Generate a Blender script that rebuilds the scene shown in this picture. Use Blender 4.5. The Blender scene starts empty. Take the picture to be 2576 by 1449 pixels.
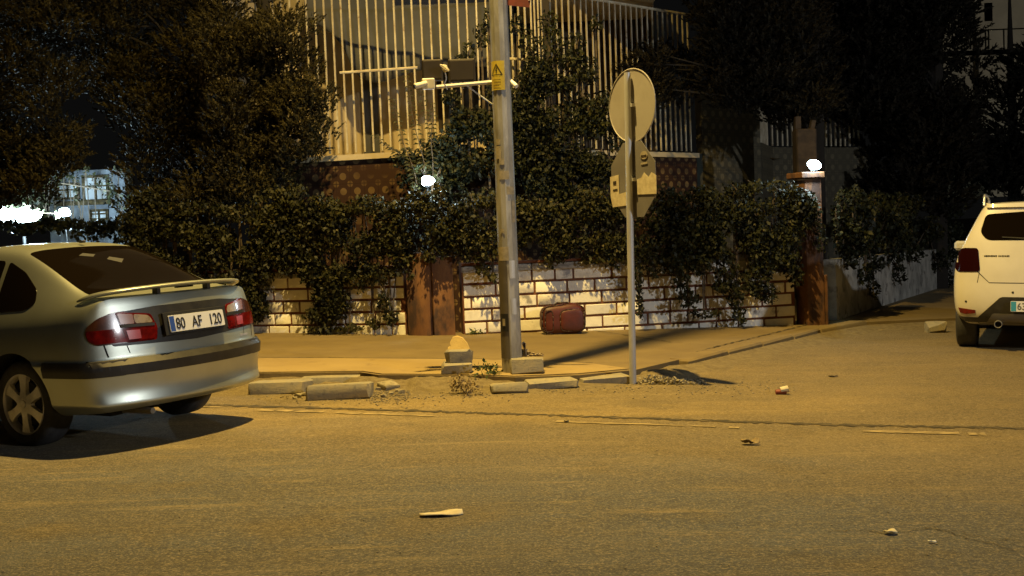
import bpy, bmesh, math, random
import numpy as np
from mathutils import Vector, Matrix
from mathutils.bvhtree import BVHTree
R = math.radians
random.seed(7); rng = np.random.default_rng(7)
S = bpy.context.scene
COL = S.collection

# ------------------------------------------------------------------ camera
F, PITCH, ROLL, CH = 3000.0, math.atan(154.5/3000), 0.0384, 1.42
cam_d = bpy.data.cameras.new('camera'); cam = bpy.data.objects.new('camera', cam_d); COL.objects.link(cam)
cam_d.sensor_width = 36; cam_d.lens = 36*F/2576; cam_d.clip_end = 1000; cam_d.clip_start = 0.05
cam.matrix_world = (Matrix.Translation((0, 0, CH)) @ Matrix.Rotation(math.pi/2-PITCH, 4, 'X') @ Matrix.Rotation(-ROLL, 4, 'Z'))
S.camera = cam

# ------------------------------------------------------------------ world / exposure
w = bpy.data.worlds.new('World'); S.world = w; w.use_nodes = True
nt = w.node_tree; bg = nt.nodes['Background']
bg.inputs[0].default_value = (0.50, 0.50, 0.48, 1); bg.inputs[1].default_value = 0.0065
S.view_settings.view_transform = 'Standard'; S.view_settings.look = 'None'
S.view_settings.exposure = 0.0; S.view_settings.gamma = 1
S.cycles.max_bounces = 5; S.cycles.sample_clamp_indirect = 3

# ------------------------------------------------------------------ lamps (street lights outside the frame)
def light(name, kind, loc, energy, color, size=0.12, target=None, cone=160, blend=0.6, parent=None):
    d = bpy.data.lights.new(name, kind); d.energy = energy; d.color = color
    if kind in ('POINT', 'SPOT'): d.shadow_soft_size = size
    if kind == 'SPOT': d.spot_size = R(cone); d.spot_blend = blend
    o = bpy.data.objects.new(name, d); COL.objects.link(o); o.location = loc
    if target is not None:
        o.rotation_euler = (Vector(target)-Vector(loc)).to_track_quat('-Z', 'Y').to_euler()
    if parent: o.parent = parent
    return o
LAMP = (-0.5, 9.95, 9.5)
light('sodium_light', 'SPOT', LAMP, 8300, (1.0, 0.685, 0.205), 0.09, (-0.7, 11.0, 0), 138, 1.0)
WLAMP = (16.5, -2.5, 6.5)
light('white_light', 'POINT', WLAMP, 4300, (0.94, 0.97, 1.0), 0.25)

# ------------------------------------------------------------------ helpers
def HOR(vx): return 570-(vx-1288)*ROLL
def zg(x, y=0):
    if x > 12: return -0.33
    if x > 0: return -0.0275*x
    if x > -5: return -0.006*x
    return 0.03
def sw(x): return 0.085+0.05*max(0, min(1, -x/3.0))      # pavement height above the road
def PT(vx, vy, Y):                    # point seen at (vx,vy) at depth about Y
    X0, Y0 = vx-1288, vy-724.5
    cr, sr = math.cos(ROLL), math.sin(ROLL)
    x = X0*cr-Y0*sr; y = X0*sr+Y0*cr
    c, s = math.cos(PITCH), math.sin(PITCH)
    d = Vector((x, F*c-y*s, -F*s-y*c)); t = Y/d.y
    return Vector((d.x*t, Y, CH+d.z*t))
def GP(vx, vy, dz=0.0):               # point on the ground (plus dz)
    Y = 10.0
    for _ in range(40):
        p = PT(vx, vy, Y); q = PT(vx, vy, 1.0)
        z = zg(p.x)+dz
        Y = (z-CH)/(q.z-CH)
    return PT(vx, vy, Y)

def tag(o, label=None, cat=None, group=None, kind=None):
    if label: o['label'] = label
    if cat: o['category'] = cat
    if group: o['group'] = group
    if kind: o['kind'] = kind
    return o
def empty(name, loc, label, cat, group=None, rz=0):
    o = bpy.data.objects.new(name, None); COL.objects.link(o); o.location = loc; o.rotation_euler = (0, 0, rz)
    o.empty_display_size = 0.1
    return tag(o, label, cat, group)
def link(name, me, mat, parent=None, smooth=False):
    o = bpy.data.objects.new(name, me); COL.objects.link(o)
    if mat is not None and not me.materials:
        for m in (mat if isinstance(mat, (list, tuple)) else [mat]): me.materials.append(m)
    if parent: o.parent = parent
    if smooth:
        me.polygons.foreach_set('use_smooth', [True]*len(me.polygons))
    return o

class MB:
    def __init__(s): s.v = []; s.f = []; s.m = []
    def add(s, v, f, m=0):
        n = len(s.v); s.v += [tuple(p) for p in v]; s.f += [tuple(i+n for i in q) for q in f]; s.m += [m]*len(f); return s
    def box(s, c, d, rot=None, m=0, jit=0, bev=0):
        x, y, z = d[0]/2, d[1]/2, d[2]/2
        if bev:
            b = bev; P = []
            for sx in (-1, 1):
                for sy in (-1, 1):
                    for sz in (-1, 1):
                        P += [Vector((sx*(x-b), sy*(y-b), sz*z)), Vector((sx*(x-b), sy*y, sz*(z-b))), Vector((sx*x, sy*(y-b), sz*(z-b)))]
            if jit: P = [p+Vector([random.uniform(-jit, jit) for _ in range(3)]) for p in P]
            bm = bmesh.new(); [bm.verts.new(p) for p in P]
            bmesh.ops.convex_hull(bm, input=bm.verts)
            bm.verts.index_update()
            V = [v.co.copy() for v in bm.verts]; Fc = [[v.index for v in f.verts] for f in bm.faces]; bm.free()
        else:
            V = [Vector((a*x, b*y, c_*z)) for a in (-1, 1) for b in (-1, 1) for c_ in (-1, 1)]
            if jit: V = [p+Vector([random.uniform(-jit, jit) for _ in range(3)]) for p in V]
            Fc = [(0, 1, 3, 2), (4, 6, 7, 5), (0, 4, 5, 1), (2, 3, 7, 6), (0, 2, 6, 4), (1, 5, 7, 3)]
        M = rot.to_matrix() if hasattr(rot, 'to_matrix') else (rot if rot is not None else Matrix.Identity(3))
        return s.add([M @ p+Vector(c) for p in V], Fc, m)
    def tube(s, p0, p1, r0, r1=None, n=10, m=0, caps=True, phase=0):
        p0, p1 = Vector(p0), Vector(p1); r1 = r0 if r1 is None else r1
        d = (p1-p0).normalized(); a = d.orthogonal().normalized(); b = d.cross(a)
        V = []
        for p, r in ((p0, r0), (p1, r1)):
            for k in range(n):
                t = 2*math.pi*k/n+phase; V.append(p+a*r*math.cos(t)+b*r*math.sin(t))
        Fc = [(k, (k+1) % n, n+(k+1) % n, n+k) for k in range(n)]
        if caps: Fc += [tuple(range(n))[::-1], tuple(range(n, 2*n))]
        return s.add(V, Fc, m)
    def path(s, pts, r, n=6, m=0):
        for i in range(len(pts)-1):
            ra = r[i] if isinstance(r, (list, tuple)) else r; rb = r[i+1] if isinstance(r, (list, tuple)) else r
            s.tube(pts[i], pts[i+1], ra, rb, n, m)
        return s
    def lathe(s, prof, axis_o, axis_d, n=32, m=0, closed=False):     # prof: (along, radius)
        o = Vector(axis_o); d = Vector(axis_d).normalized(); a = d.orthogonal().normalized(); b = d.cross(a)
        V = []
        for (t, r) in prof:
            for k in range(n):
                th = 2*math.pi*k/n; V.append(o+d*t+a*r*math.cos(th)+b*r*math.sin(th))
        Fc = []; L = len(prof)
        for i in range(L-1 if not closed else L):
            j = (i+1) % L
            for k in range(n): Fc.append((i*n+k, i*n+(k+1) % n, j*n+(k+1) % n, j*n+k))
        return s.add(V, Fc, m)
    def prism(s, poly, frm, depth, m=0):         # poly 2D; frm(u,v,w)->3D
        n = len(poly); V = [frm(u, v, 0) for u, v in poly]+[frm(u, v, depth) for u, v in poly]
        Fc = [tuple(range(n)), tuple(range(2*n-1, n-1, -1))]+[(k, n+k, n+(k+1) % n, (k+1) % n) for k in range(n)]
        return s.add(V, Fc, m)
    def mesh(s, name='m', fix=True):
        me = bpy.data.meshes.new(name); me.from_pydata([tuple(v) for v in s.v], [], s.f); me.update()
        if any(s.m): me.polygons.foreach_set('material_index', s.m)
        if fix:
            bm = bmesh.new(); bm.from_mesh(me); bmesh.ops.recalc_face_normals(bm, faces=bm.faces); bm.to_mesh(me); bm.free()
        return me
    def build(s, name, mat, parent=None, smooth=False):
        return link(name, s.mesh(name), mat, parent, smooth)

def auto_smooth(o, ang=35):
    me = o.data; bm = bmesh.new(); bm.from_mesh(me)
    for f in bm.faces: f.smooth = True
    for e in bm.edges:
        if len(e.link_faces) == 2 and e.calc_face_angle(0) > R(ang): e.smooth = False
    bm.to_mesh(me); bm.free(); return o

# ------------------------------------------------------------------ materials
def mat(name, col, rough=0.6, metal=0.0, col2=None, scale=5, detail=6, thr=(0.4, 0.6), bump=0, bscale=60, spec=0.5, coat=0, emit=None, estr=0, col3=None, scale3=1, thr3=(0.5, 0.65), stretch=None, bdist=0.01):
    m = bpy.data.materials.new(name); m.use_nodes = True; nt = m.node_tree; N = nt.nodes; Lk = nt.links
    b = N['Principled BSDF']; b.inputs['Base Color'].default_value = (*col, 1); b.inputs['Roughness'].default_value = rough
    b.inputs['Metallic'].default_value = metal; b.inputs['Specular IOR Level'].default_value = spec; b.inputs['Coat Weight'].default_value = coat
    b.inputs['Coat Roughness'].default_value = 0.08
    tc = N.new('ShaderNodeTexCoord'); vec = tc.outputs['Object']
    if stretch:
        mp = N.new('ShaderNodeMapping'); mp.inputs['Scale'].default_value = stretch; Lk.new(vec, mp.inputs[0]); vec = mp.outputs[0]
    def noise(sc, det, off=0):
        n = N.new('ShaderNodeTexNoise'); n.inputs['Scale'].default_value = sc; n.inputs['Detail'].default_value = det; n.inputs['Roughness'].default_value = 0.6
        if off:
            mp = N.new('ShaderNodeMapping'); mp.inputs['Location'].default_value = (off, off*2, off*3); Lk.new(vec, mp.inputs[0]); Lk.new(mp.outputs[0], n.inputs['Vector'])
        else: Lk.new(vec, n.inputs['Vector'])
        return n.outputs['Fac']
    cur = None
    def mix(prev, colb, fac_out, t):
        mr = N.new('ShaderNodeMapRange'); mr.inputs[1].default_value = t[0]; mr.inputs[2].default_value = t[1]; Lk.new(fac_out, mr.inputs[0])
        mx = N.new('ShaderNodeMix'); mx.data_type = 'RGBA'; Lk.new(mr.outputs[0], mx.inputs[0])
        if prev is None: mx.inputs[6].default_value = (*col, 1)
        else: Lk.new(prev, mx.inputs[6])
        mx.inputs[7].default_value = (*colb, 1); return mx.outputs[2]
    if col2: cur = mix(None, col2, noise(scale, detail), thr)
    if col3: cur = mix(cur, col3, noise(scale3, 5, 3.7), thr3)
    if cur: Lk.new(cur, b.inputs['Base Color'])
    if bump:
        bp = N.new('ShaderNodeBump'); bp.inputs['Strength'].default_value = bump; bp.inputs['Distance'].default_value = bdist
        Lk.new(noise(bscale, 8), bp.inputs['Height']); Lk.new(bp.outputs[0], b.inputs['Normal'])
    if emit:
        b.inputs['Emission Color'].default_value = (*emit, 1); b.inputs['Emission Strength'].default_value = estr
    return m
M = {}
def leafmat(name, c1, c2, c3, scale=3.2, rough=0.6, trans=0.0):
    m = mat(name, c1, rough, col2=c2, scale=scale, detail=6, thr=(0.38, 0.60), col3=c3, scale3=scale*5.1, thr3=(0.55, 0.72), spec=0.25)
    return m
M['ivy'] = leafmat('ivy_leaf', (0.007, 0.009, 0.0035), (0.027, 0.027, 0.007), (0.11, 0.085, 0.020))
M['vine'] = leafmat('vine_leaf', (0.006, 0.008, 0.0035), (0.020, 0.023, 0.007), (0.070, 0.060, 0.016))
M['needle'] = leafmat('pine_needle', (0.008, 0.007, 0.003), (0.040, 0.032, 0.008), (0.085, 0.066, 0.015), scale=1.6, rough=0.7)
M['needle_dark'] = leafmat('pine_needle_dark', (0.007, 0.006, 0.003), (0.012, 0.009, 0.004), (0.020, 0.015, 0.006), scale=1.5, rough=0.8)
M['bark_dark'] = mat('bark_dark', (0.018, 0.014, 0.010), 0.95)
M['bark'] = mat('bark', (0.06, 0.045, 0.03), 0.9, col2=(0.10, 0.075, 0.05), scale=20, bump=0.6, bscale=30)
M['rust'] = mat('rust_paint', (0.115, 0.048, 0.018), 0.85, col2=(0.17, 0.078, 0.028), scale=3, col3=(0.040, 0.020, 0.015), scale3=4.5, thr3=(0.48, 0.60), bump=0.35, bscale=14, stretch=(1, 1, 0.45))
M['mortar'] = mat('mortar', (0.12, 0.042, 0.020), 0.9, col2=(0.17, 0.065, 0.030), scale=10, bump=0.3, bscale=40)
M['white_block'] = mat('whitewash', (0.82, 0.79, 0.70), 0.75, col2=(0.66, 0.62, 0.54), scale=7, thr=(0.5, 0.72), col3=(0.30, 0.29, 0.29), scale3=3.4, thr3=(0.60, 0.66), bump=0.4, bscale=26)
M['coping'] = mat('coping_paint', (0.36, 0.34, 0.31), 0.8, col2=(0.20, 0.19, 0.18), scale=9, thr=(0.45, 0.6), bump=0.3, bscale=30, stretch=(1, 1, 4))
M['side_plaster'] = mat('side_plaster', (0.42, 0.40, 0.35), 0.85, col2=(0.25, 0.24, 0.21), scale=3, col3=(0.12, 0.11, 0.10), scale3=5, thr3=(0.55, 0.65), bump=0.4, bscale=20)
M['tarmac_dark'] = mat('crack_dirt', (0.045, 0.036, 0.018), 0.95, col2=(0.12, 0.09, 0.04), scale=14, thr=(0.45, 0.62), bump=0.6, bscale=60)
M['marking'] = mat('road_paint', (0.38, 0.29, 0.13), 0.85, col2=(0.20, 0.15, 0.065), scale=9, thr=(0.40, 0.56), stretch=(1, 3, 1))
M['kerb'] = mat('kerb_concrete', (0.26, 0.235, 0.17), 0.85, col2=(0.32, 0.27, 0.16), scale=7, col3=(0.17, 0.155, 0.12), scale3=18, thr3=(0.55, 0.7), bump=0.5, bscale=40)
M['rubble'] = mat('rubble', (0.34, 0.29, 0.18), 0.9, col2=(0.20, 0.17, 0.11), scale=20, bump=0.5, bscale=60)
M['steel'] = mat('galvanised_steel', (0.50, 0.485, 0.44), 0.55, 0.3, col2=(0.28, 0.265, 0.23), scale=6, thr=(0.4, 0.6), col3=(0.20, 0.17, 0.13), scale3=9, thr3=(0.6, 0.72), bump=0.12, bscale=20, stretch=(1, 1, 0.3))
M['steel2'] = mat('sign_post_steel', (0.58, 0.58, 0.58), 0.45, 0.25, col2=(0.48, 0.48, 0.47), scale=9, stretch=(1, 1, 0.15))
M['signback'] = mat('sign_back', (0.36, 0.335, 0.30), 0.7, 0.05, col2=(0.31, 0.285, 0.25), scale=3)
M['signback2'] = mat('octagon_back', (0.20, 0.19, 0.185), 0.6, 0.1, col2=(0.165, 0.155, 0.15), scale=3)
M['paper'] = mat('paper', (0.62, 0.55, 0.38), 0.8, col2=(0.50, 0.43, 0.28), scale=20)
M['glue'] = mat('sticker_glue', (0.42, 0.36, 0.25), 0.8, col2=(0.30, 0.26, 0.18), scale=18)
M['yellow'] = mat('yellow_sticker', (0.62, 0.48, 0.05), 0.5, col2=(0.52, 0.38, 0.04), scale=12)
M['black'] = mat('black', (0.012, 0.012, 0.012), 0.6)
M['darkbox'] = mat('brown_box', (0.022, 0.014, 0.008), 0.75, col2=(0.030, 0.020, 0.010), scale=4)
M['cream'] = mat('cream_plastic', (0.66, 0.60, 0.42), 0.5)
M['redsign'] = mat('red_sign', (0.24, 0.05, 0.025), 0.5, col2=(0.16, 0.04, 0.02), scale=8)
M['whitep'] = mat('white_plastic', (0.7, 0.68, 0.62), 0.5)
M['barwhite'] = mat('fence_paint', (0.62, 0.56, 0.42), 0.7, col2=(0.45, 0.38, 0.26), scale=5, col3=(0.22, 0.13, 0.07), scale3=7, thr3=(0.62, 0.72))
M['housewall'] = mat('house_plaster', (0.58, 0.48, 0.31), 0.9, col2=(0.50, 0.41, 0.26), scale=1.2, bump=0.2, bscale=30)
M['brownwall'] = mat('brown_plaster', (0.10, 0.07, 0.042), .9, col2=(0.07, 0.05, 0.03), scale=2)
M['house_dark'] = mat('house_recess', (0.028, 0.026, 0.024), 0.7)
M['tarp'] = mat('grey_tarp', (0.085, 0.085, 0.085), 0.8, col2=(0.065, 0.065, 0.067), scale=2)
M['bag'] = mat('red_brown_leather', (0.085, 0.014, 0.007), 0.50, col2=(0.050, 0.009, 0.005), scale=4, bump=0.2, bscale=20)
M['bagtrim'] = mat('dark_leather', (0.030, 0.012, 0.008), 0.5)
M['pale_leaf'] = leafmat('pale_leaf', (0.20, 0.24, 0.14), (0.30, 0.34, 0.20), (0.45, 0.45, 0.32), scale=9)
M['dry'] = leafmat('dry_leaves', (0.16, 0.11, 0.05), (0.30, 0.22, 0.10), (0.42, 0.34, 0.18), scale=30)
M['weed'] = leafmat('weed_leaves', (0.030, 0.055, 0.016), (0.07, 0.09, 0.025), (0.16, 0.15, 0.05), scale=30)
# car materials
M['silver'] = mat('silver_green_paint', (0.52, 0.55, 0.47), 0.37, 0.78, col2=(0.48, 0.505, 0.425), scale=2.5, coat=0.15, bump=0.0)
M['carwhite'] = mat('white_car_paint', (0.64, 0.61, 0.53), 0.35, 0.0, col2=(0.59, 0.56, 0.48), scale=2, coat=0.6)
M['trim'] = mat('black_trim', (0.018, 0.017, 0.016), 0.42, col2=(0.03, 0.028, 0.024), scale=10)
M['glass'] = mat('dark_glass', (0.006, 0.004, 0.002), 0.05, 0.0, spec=0.12)
M['tyre'] = mat('tyre', (0.028, 0.028, 0.029), 0.75, col2=(0.045, 0.045, 0.046), scale=14, bump=0.2, bscale=80)
M['rim'] = mat('alloy', (0.80, 0.77, 0.73), 0.28, 0.30, col2=(0.50, 0.48, 0.45), scale=6)
M['liner'] = mat('arch_liner', (0.008, 0.008, 0.008), 0.9)
M['lred'] = mat('red_lens', (0.17, 0.006, 0.004), 0.09, col2=(0.09, 0.004, 0.003), scale=14, coat=0.3)
M['lred2'] = mat('bright_red_lens', (0.34, 0.020, 0.010), 0.25, coat=0.3)
M['lamber'] = mat('smoked_amber_lens', (0.09, 0.028, 0.008), 0.22, col2=(0.05, 0.015, 0.005), scale=10, coat=0.3)
M['lamber2'] = mat('amber_lens', (0.20, 0.075, 0.014), 0.25, coat=0.3)
M['lclear'] = mat('clear_lens', (0.34, 0.27, 0.18), 0.25, col2=(0.24, 0.18, 0.11), scale=30, coat=0.3)
M['lsuv'] = mat('dark_red_lens', (0.014, 0.002, 0.002), 0.15, spec=0.15, coat=0.1)
M['plate'] = mat('plate_white', (0.72, 0.73, 0.74), 0.45)
M['plateblue'] = mat('plate_blue', (0.03, 0.08, 0.36), 0.4)
M['platecyan'] = mat('plate_band', (0.05, 0.30, 0.45), 0.4)
M['skid'] = mat('grey_plastic', (0.16, 0.15, 0.13), 0.5)
M['globe'] = mat('globe_lamp', (0.9, 0.95, 1), 0.3, emit=(0.72, 0.93, 1.0), estr=60)
M['flood'] = mat('flood_lamp', (0.9, 0.95, 1), 0.3, emit=(0.70, 0.92, 1.0), estr=45)
M['porch'] = mat('small_lamp', (0.9, 0.9, 0.9), 0.3, emit=(1.0, 0.95, 0.85), estr=6)

def add_dirt_tiles(name, dark, mid, light_, size=0.21):
    m = bpy.data.materials.new(name); m.use_nodes = True; nt = m.node_tree; N = nt.nodes; Lk = nt.links; b = N['Principled BSDF']
    b.inputs['Roughness'].default_value = 0.75; b.inputs['Specular IOR Level'].default_value = 0.25
    uv = N.new('ShaderNodeUVMap'); sep = N.new('ShaderNodeSeparateXYZ'); Lk.new(uv.outputs[0], sep.inputs[0])
    def M1(op, a, b_=None):
        n = N.new('ShaderNodeMath'); n.operation = op
        for i, q in enumerate((a, b_)):
            if q is None: continue
            if hasattr(q, 'node'): Lk.new(q, n.inputs[i])
            else: n.inputs[i].default_value = q
        return n.outputs[0]
    def dots(off, r):
        o = []
        for k in (0, 1):
            t = M1('DIVIDE', sep.outputs[k], size); t = M1('ADD', t, off); t = M1('FRACT', t); t = M1('SUBTRACT', t, 0.5); o.append(t)
        d = M1('ADD', M1('MULTIPLY', o[0], o[0]), M1('MULTIPLY', o[1], o[1]))
        return M1('LESS_THAN', M1('SQRT', d), r), o
    d1, o1 = dots(0.0, 0.24); d2, o2 = dots(0.5, 0.21)
    def MIX(fac, a, bb):
        mx = N.new('ShaderNodeMix'); mx.data_type = 'RGBA'; Lk.new(fac, mx.inputs[0])
        for i, q in ((6, a), (7, bb)):
            if hasattr(q, 'node'): Lk.new(q, mx.inputs[i])
            else: mx.inputs[i].default_value = (*q, 1)
        return mx.outputs[2]
    line = M1('GREATER_THAN', M1('MAXIMUM', M1('ABSOLUTE', o1[0]), M1('ABSOLUTE', o1[1])), 0.475)
    c = MIX(d1, dark, light_); c = MIX(d2, c, mid); c = MIX(line, c, tuple(x*0.6 for x in dark))
    nz = N.new('ShaderNodeTexNoise'); nz.inputs['Scale'].default_value = 9; nz.inputs['Detail'].default_value = 5
    mr = N.new('ShaderNodeMapRange'); mr.inputs[1].default_value = 0.45; mr.inputs[2].default_value = 0.75; Lk.new(nz.outputs[0], mr.inputs[0])
    c = MIX(mr.outputs[0], c, tuple(x*1.1 for x in dark))
    st_ = N.new('ShaderNodeTexNoise'); st_.inputs['Scale'].default_value = 1.3; st_.inputs['Detail'].default_value = 6; ms_ = N.new('ShaderNodeMapRange'); ms_.inputs[1].default_value = 0.42; ms_.inputs[2].default_value = 0.66; ms_.inputs[4].default_value = 0.8; Lk.new(st_.outputs[0], ms_.inputs[0])
    c = MIX(ms_.outputs[0], c, tuple(x*0.7 for x in dark))
    Lk.new(c, b.inputs['Base Color'])
    return m
M['tiles'] = add_dirt_tiles('patterned_tiles', (0.040, 0.018, 0.011), (0.17, 0.105, 0.042), (0.21, 0.135, 0.056))

# ground material: asphalt with drifted ochre dust and wear
def ground_mat():
    m = bpy.data.materials.new('dusty_asphalt'); m.use_nodes = True; nt = m.node_tree; N = nt.nodes; Lk = nt.links; b = N['Principled BSDF']
    b.inputs['Roughness'].default_value = 0.85; b.inputs['Specular IOR Level'].default_value = 0.3
    tc = N.new('ShaderNodeTexCoord'); vec = tc.outputs['Object']
    def noise(sc, det, st=None, rough=0.6, loc=(0, 0, 0)):
        n = N.new('ShaderNodeTexNoise'); n.inputs['Scale'].default_value = sc; n.inputs['Detail'].default_value = det; n.inputs['Roughness'].default_value = rough
        mp = N.new('ShaderNodeMapping'); mp.inputs['Scale'].default_value = st or (1, 1, 1); mp.inputs['Location'].default_value = loc
        mp.inputs['Rotation'].default_value = (0, 0, R(16)) if st else (0, 0, 0)
        Lk.new(vec, mp.inputs[0]); Lk.new(mp.outputs[0], n.inputs['Vector']); return n.outputs['Fac']
    def mr(x, a, bb, c=0, d=1):
        n = N.new('ShaderNodeMapRange'); Lk.new(x, n.inputs[0])
        for i, q in enumerate((a, bb, c, d)): n.inputs[i+1].default_value = q
        return n.outputs[0]
    def MIX(fac, a, bb, mode='MIX'):
        mx = N.new('ShaderNodeMix'); mx.data_type = 'RGBA'; mx.blend_type = mode
        if hasattr(fac, 'node'): Lk.new(fac, mx.inputs[0])
        else: mx.inputs[0].default_value = fac
        for i, q in ((6, a), (7, bb)):
            if hasattr(q, 'node'): Lk.new(q, mx.inputs[i])
            else: mx.inputs[i].default_value = (*q, 1)
        return mx.outputs[2]
    def MA(op, a, bb):
        n = N.new('ShaderNodeMath'); n.operation = op
        for i, q in enumerate((a, bb)):
            if hasattr(q, 'node'): Lk.new(q, n.inputs[i])
            else: n.inputs[i].default_value = q
        return n.outputs[0]
    sep = N.new('ShaderNodeSeparateXYZ'); Lk.new(vec, sep.inputs[0])
    # distance across the main road, dust gathers towards the far kerb
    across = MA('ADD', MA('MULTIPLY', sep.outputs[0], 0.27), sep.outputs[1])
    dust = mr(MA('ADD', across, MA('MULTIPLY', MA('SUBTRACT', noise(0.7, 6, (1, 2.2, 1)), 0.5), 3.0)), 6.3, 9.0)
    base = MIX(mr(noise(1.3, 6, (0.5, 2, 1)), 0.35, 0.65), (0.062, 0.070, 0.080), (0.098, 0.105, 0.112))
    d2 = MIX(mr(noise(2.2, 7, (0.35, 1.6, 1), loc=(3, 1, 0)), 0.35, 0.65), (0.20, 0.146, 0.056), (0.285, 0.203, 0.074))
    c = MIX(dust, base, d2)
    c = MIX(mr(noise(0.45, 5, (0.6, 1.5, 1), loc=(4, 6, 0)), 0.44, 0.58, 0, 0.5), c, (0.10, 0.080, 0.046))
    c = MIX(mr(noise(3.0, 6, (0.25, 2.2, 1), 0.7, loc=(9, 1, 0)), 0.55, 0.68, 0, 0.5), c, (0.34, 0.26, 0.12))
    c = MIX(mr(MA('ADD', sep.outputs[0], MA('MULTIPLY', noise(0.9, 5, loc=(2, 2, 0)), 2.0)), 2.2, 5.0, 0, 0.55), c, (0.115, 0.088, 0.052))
    # coarse stains
    c = MIX(mr(noise(1.1, 8, loc=(7, 3, 0)), 0.53, 0.64, 0, 0.6), c, (0.12, 0.090, 0.042))
    # aggregate speckle
    c = MIX(mr(noise(75, 3, rough=0.8), 0.50, 0.66, 0, 0.9), c, MIX(0.65, c, (0.46, 0.38, 0.24)))
    c = MIX(mr(noise(55, 3, rough=0.8, loc=(5, 5, 0)), 0.50, 0.66, 0, 0.8), c, MIX(0.65, c, (0.04, 0.034, 0.022)))
    c = MIX(mr(noise(12, 6, rough=0.75, loc=(1, 8, 0)), 0.55, 0.72, 0, 0.5), c, MIX(0.5, c, (0.05, 0.04, 0.02)))
    c = MIX(mr(noise(26, 4, rough=0.85, loc=(2, 9, 0)), 0.46, 0.60, 0, 0.55), c, MIX(0.5, c, (0.035, 0.028, 0.016)))
    c = MIX(mr(noise(34, 4, (0.7, 1.5, 1), 0.85, loc=(6, 2, 0)), 0.52, 0.64, 0, 0.6), c, MIX(0.5, c, (0.42, 0.33, 0.17)))
    Lk.new(c, b.inputs['Base Color'])
    bp = N.new('ShaderNodeBump'); bp.inputs['Strength'].default_value = 0.8; bp.inputs['Distance'].default_value = 0.012
    Lk.new(MA('ADD', noise(70, 5, rough=0.75), MA('MULTIPLY', noise(6, 5), 1.5)), bp.inputs['Height']); Lk.new(bp.outputs[0], b.inputs['Normal'])
    return m
M['ground'] = ground_mat()
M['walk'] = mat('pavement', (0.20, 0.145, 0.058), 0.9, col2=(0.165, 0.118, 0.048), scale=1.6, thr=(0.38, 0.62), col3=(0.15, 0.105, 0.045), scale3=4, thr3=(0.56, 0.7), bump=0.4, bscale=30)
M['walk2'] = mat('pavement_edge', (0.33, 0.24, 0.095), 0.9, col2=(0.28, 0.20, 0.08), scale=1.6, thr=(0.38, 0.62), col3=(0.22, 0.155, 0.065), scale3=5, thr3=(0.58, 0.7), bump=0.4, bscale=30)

# ------------------------------------------------------------------ ground, pavement, kerb
def sheet(name, poly, dz, material, kind='structure', n=0):
    me = bpy.data.meshes.new(name); bm = bmesh.new()
    vs = [bm.verts.new((x, y, zg(x)+dz)) for x, y in poly]; bm.faces.new(vs)
    bmesh.ops.triangulate(bm, faces=bm.faces); bm.to_mesh(me); bm.free()
    o = link(name, me, material); o['kind'] = kind; return o
def slab(name, poly, dz, material, depth=0.25, jit=0.0):
    # split along x so it follows the fall of the street
    bm = bmesh.new(); vs = [bm.verts.new((x, y, 0)) for x, y in poly]; bm.faces.new(vs)
    for xc in [-3.5, 0, 12]+[k*1.0 for k in range(-8, 8)]:
        bmesh.ops.bisect_plane(bm, geom=bm.verts[:]+bm.edges[:]+bm.faces[:], plane_co=(xc, 0, 0), plane_no=(1, 0, 0))
    ext = bmesh.ops.extrude_face_region(bm, geom=bm.faces[:])
    top = {v for v in ext['geom'] if isinstance(v, bmesh.types.BMVert)}
    for v in bm.verts: v.co.z = zg(v.co.x)+sw(v.co.x)-.085+(dz if v in top else dz-depth)
    bmesh.ops.recalc_face_normals(bm, faces=bm.faces)
    me = bpy.data.meshes.new(name); bm.to_mesh(me); bm.free()
    return tag(link(name, me, material), kind='structure')

gm = MB()
xs = [-160, -60, -25, -12, -8, -5, -3.5]+[-3+0.5*k for k in range(30)]+[12, 14, 20, 40, 80, 160]; ys = [-60, -20, -8, 0, 4, 8, 12, 16, 22, 40, 90, 220]
gv = [(x, y, zg(x)) for y in ys for x in xs]; nx = len(xs)
gm.add(gv, [(j*nx+i, j*nx+i+1, (j+1)*nx+i+1, (j+1)*nx+i) for j in range(len(ys)-1) for i in range(nx-1)])
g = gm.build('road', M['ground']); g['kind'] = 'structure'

EDGE = [(-14, 14.3), (-6, 11.95), (-2.35, 11.12), (-1.45, 11.08), (-1.25, 10.84), (-0.45, 10.72), (0.0, 10.52), (0.57, 10.62), (1.10, 10.95), (1.62, 11.75), (3.75, 14.95), (4.7, 16.0), (6.1, 16.5), (14, 19.5)]
WL = [(-14, 19.2), (-3.0, 15.5), (-0.95, 14.82)]            # left boundary wall line
WR = [(-0.55, 14.85), (4.05, 15.75)]                        # right boundary wall line
WS = [(4.45, 16.3), (9.0, 24.7), (12.2, 30.6)]              # side street wall line
slab('sidewalk', EDGE+[(14, 36), (11, 34), (4.2, 16.4), (-0.75, 15.2), (-14, 19.8)], 0.085, M['walk'])
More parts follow.
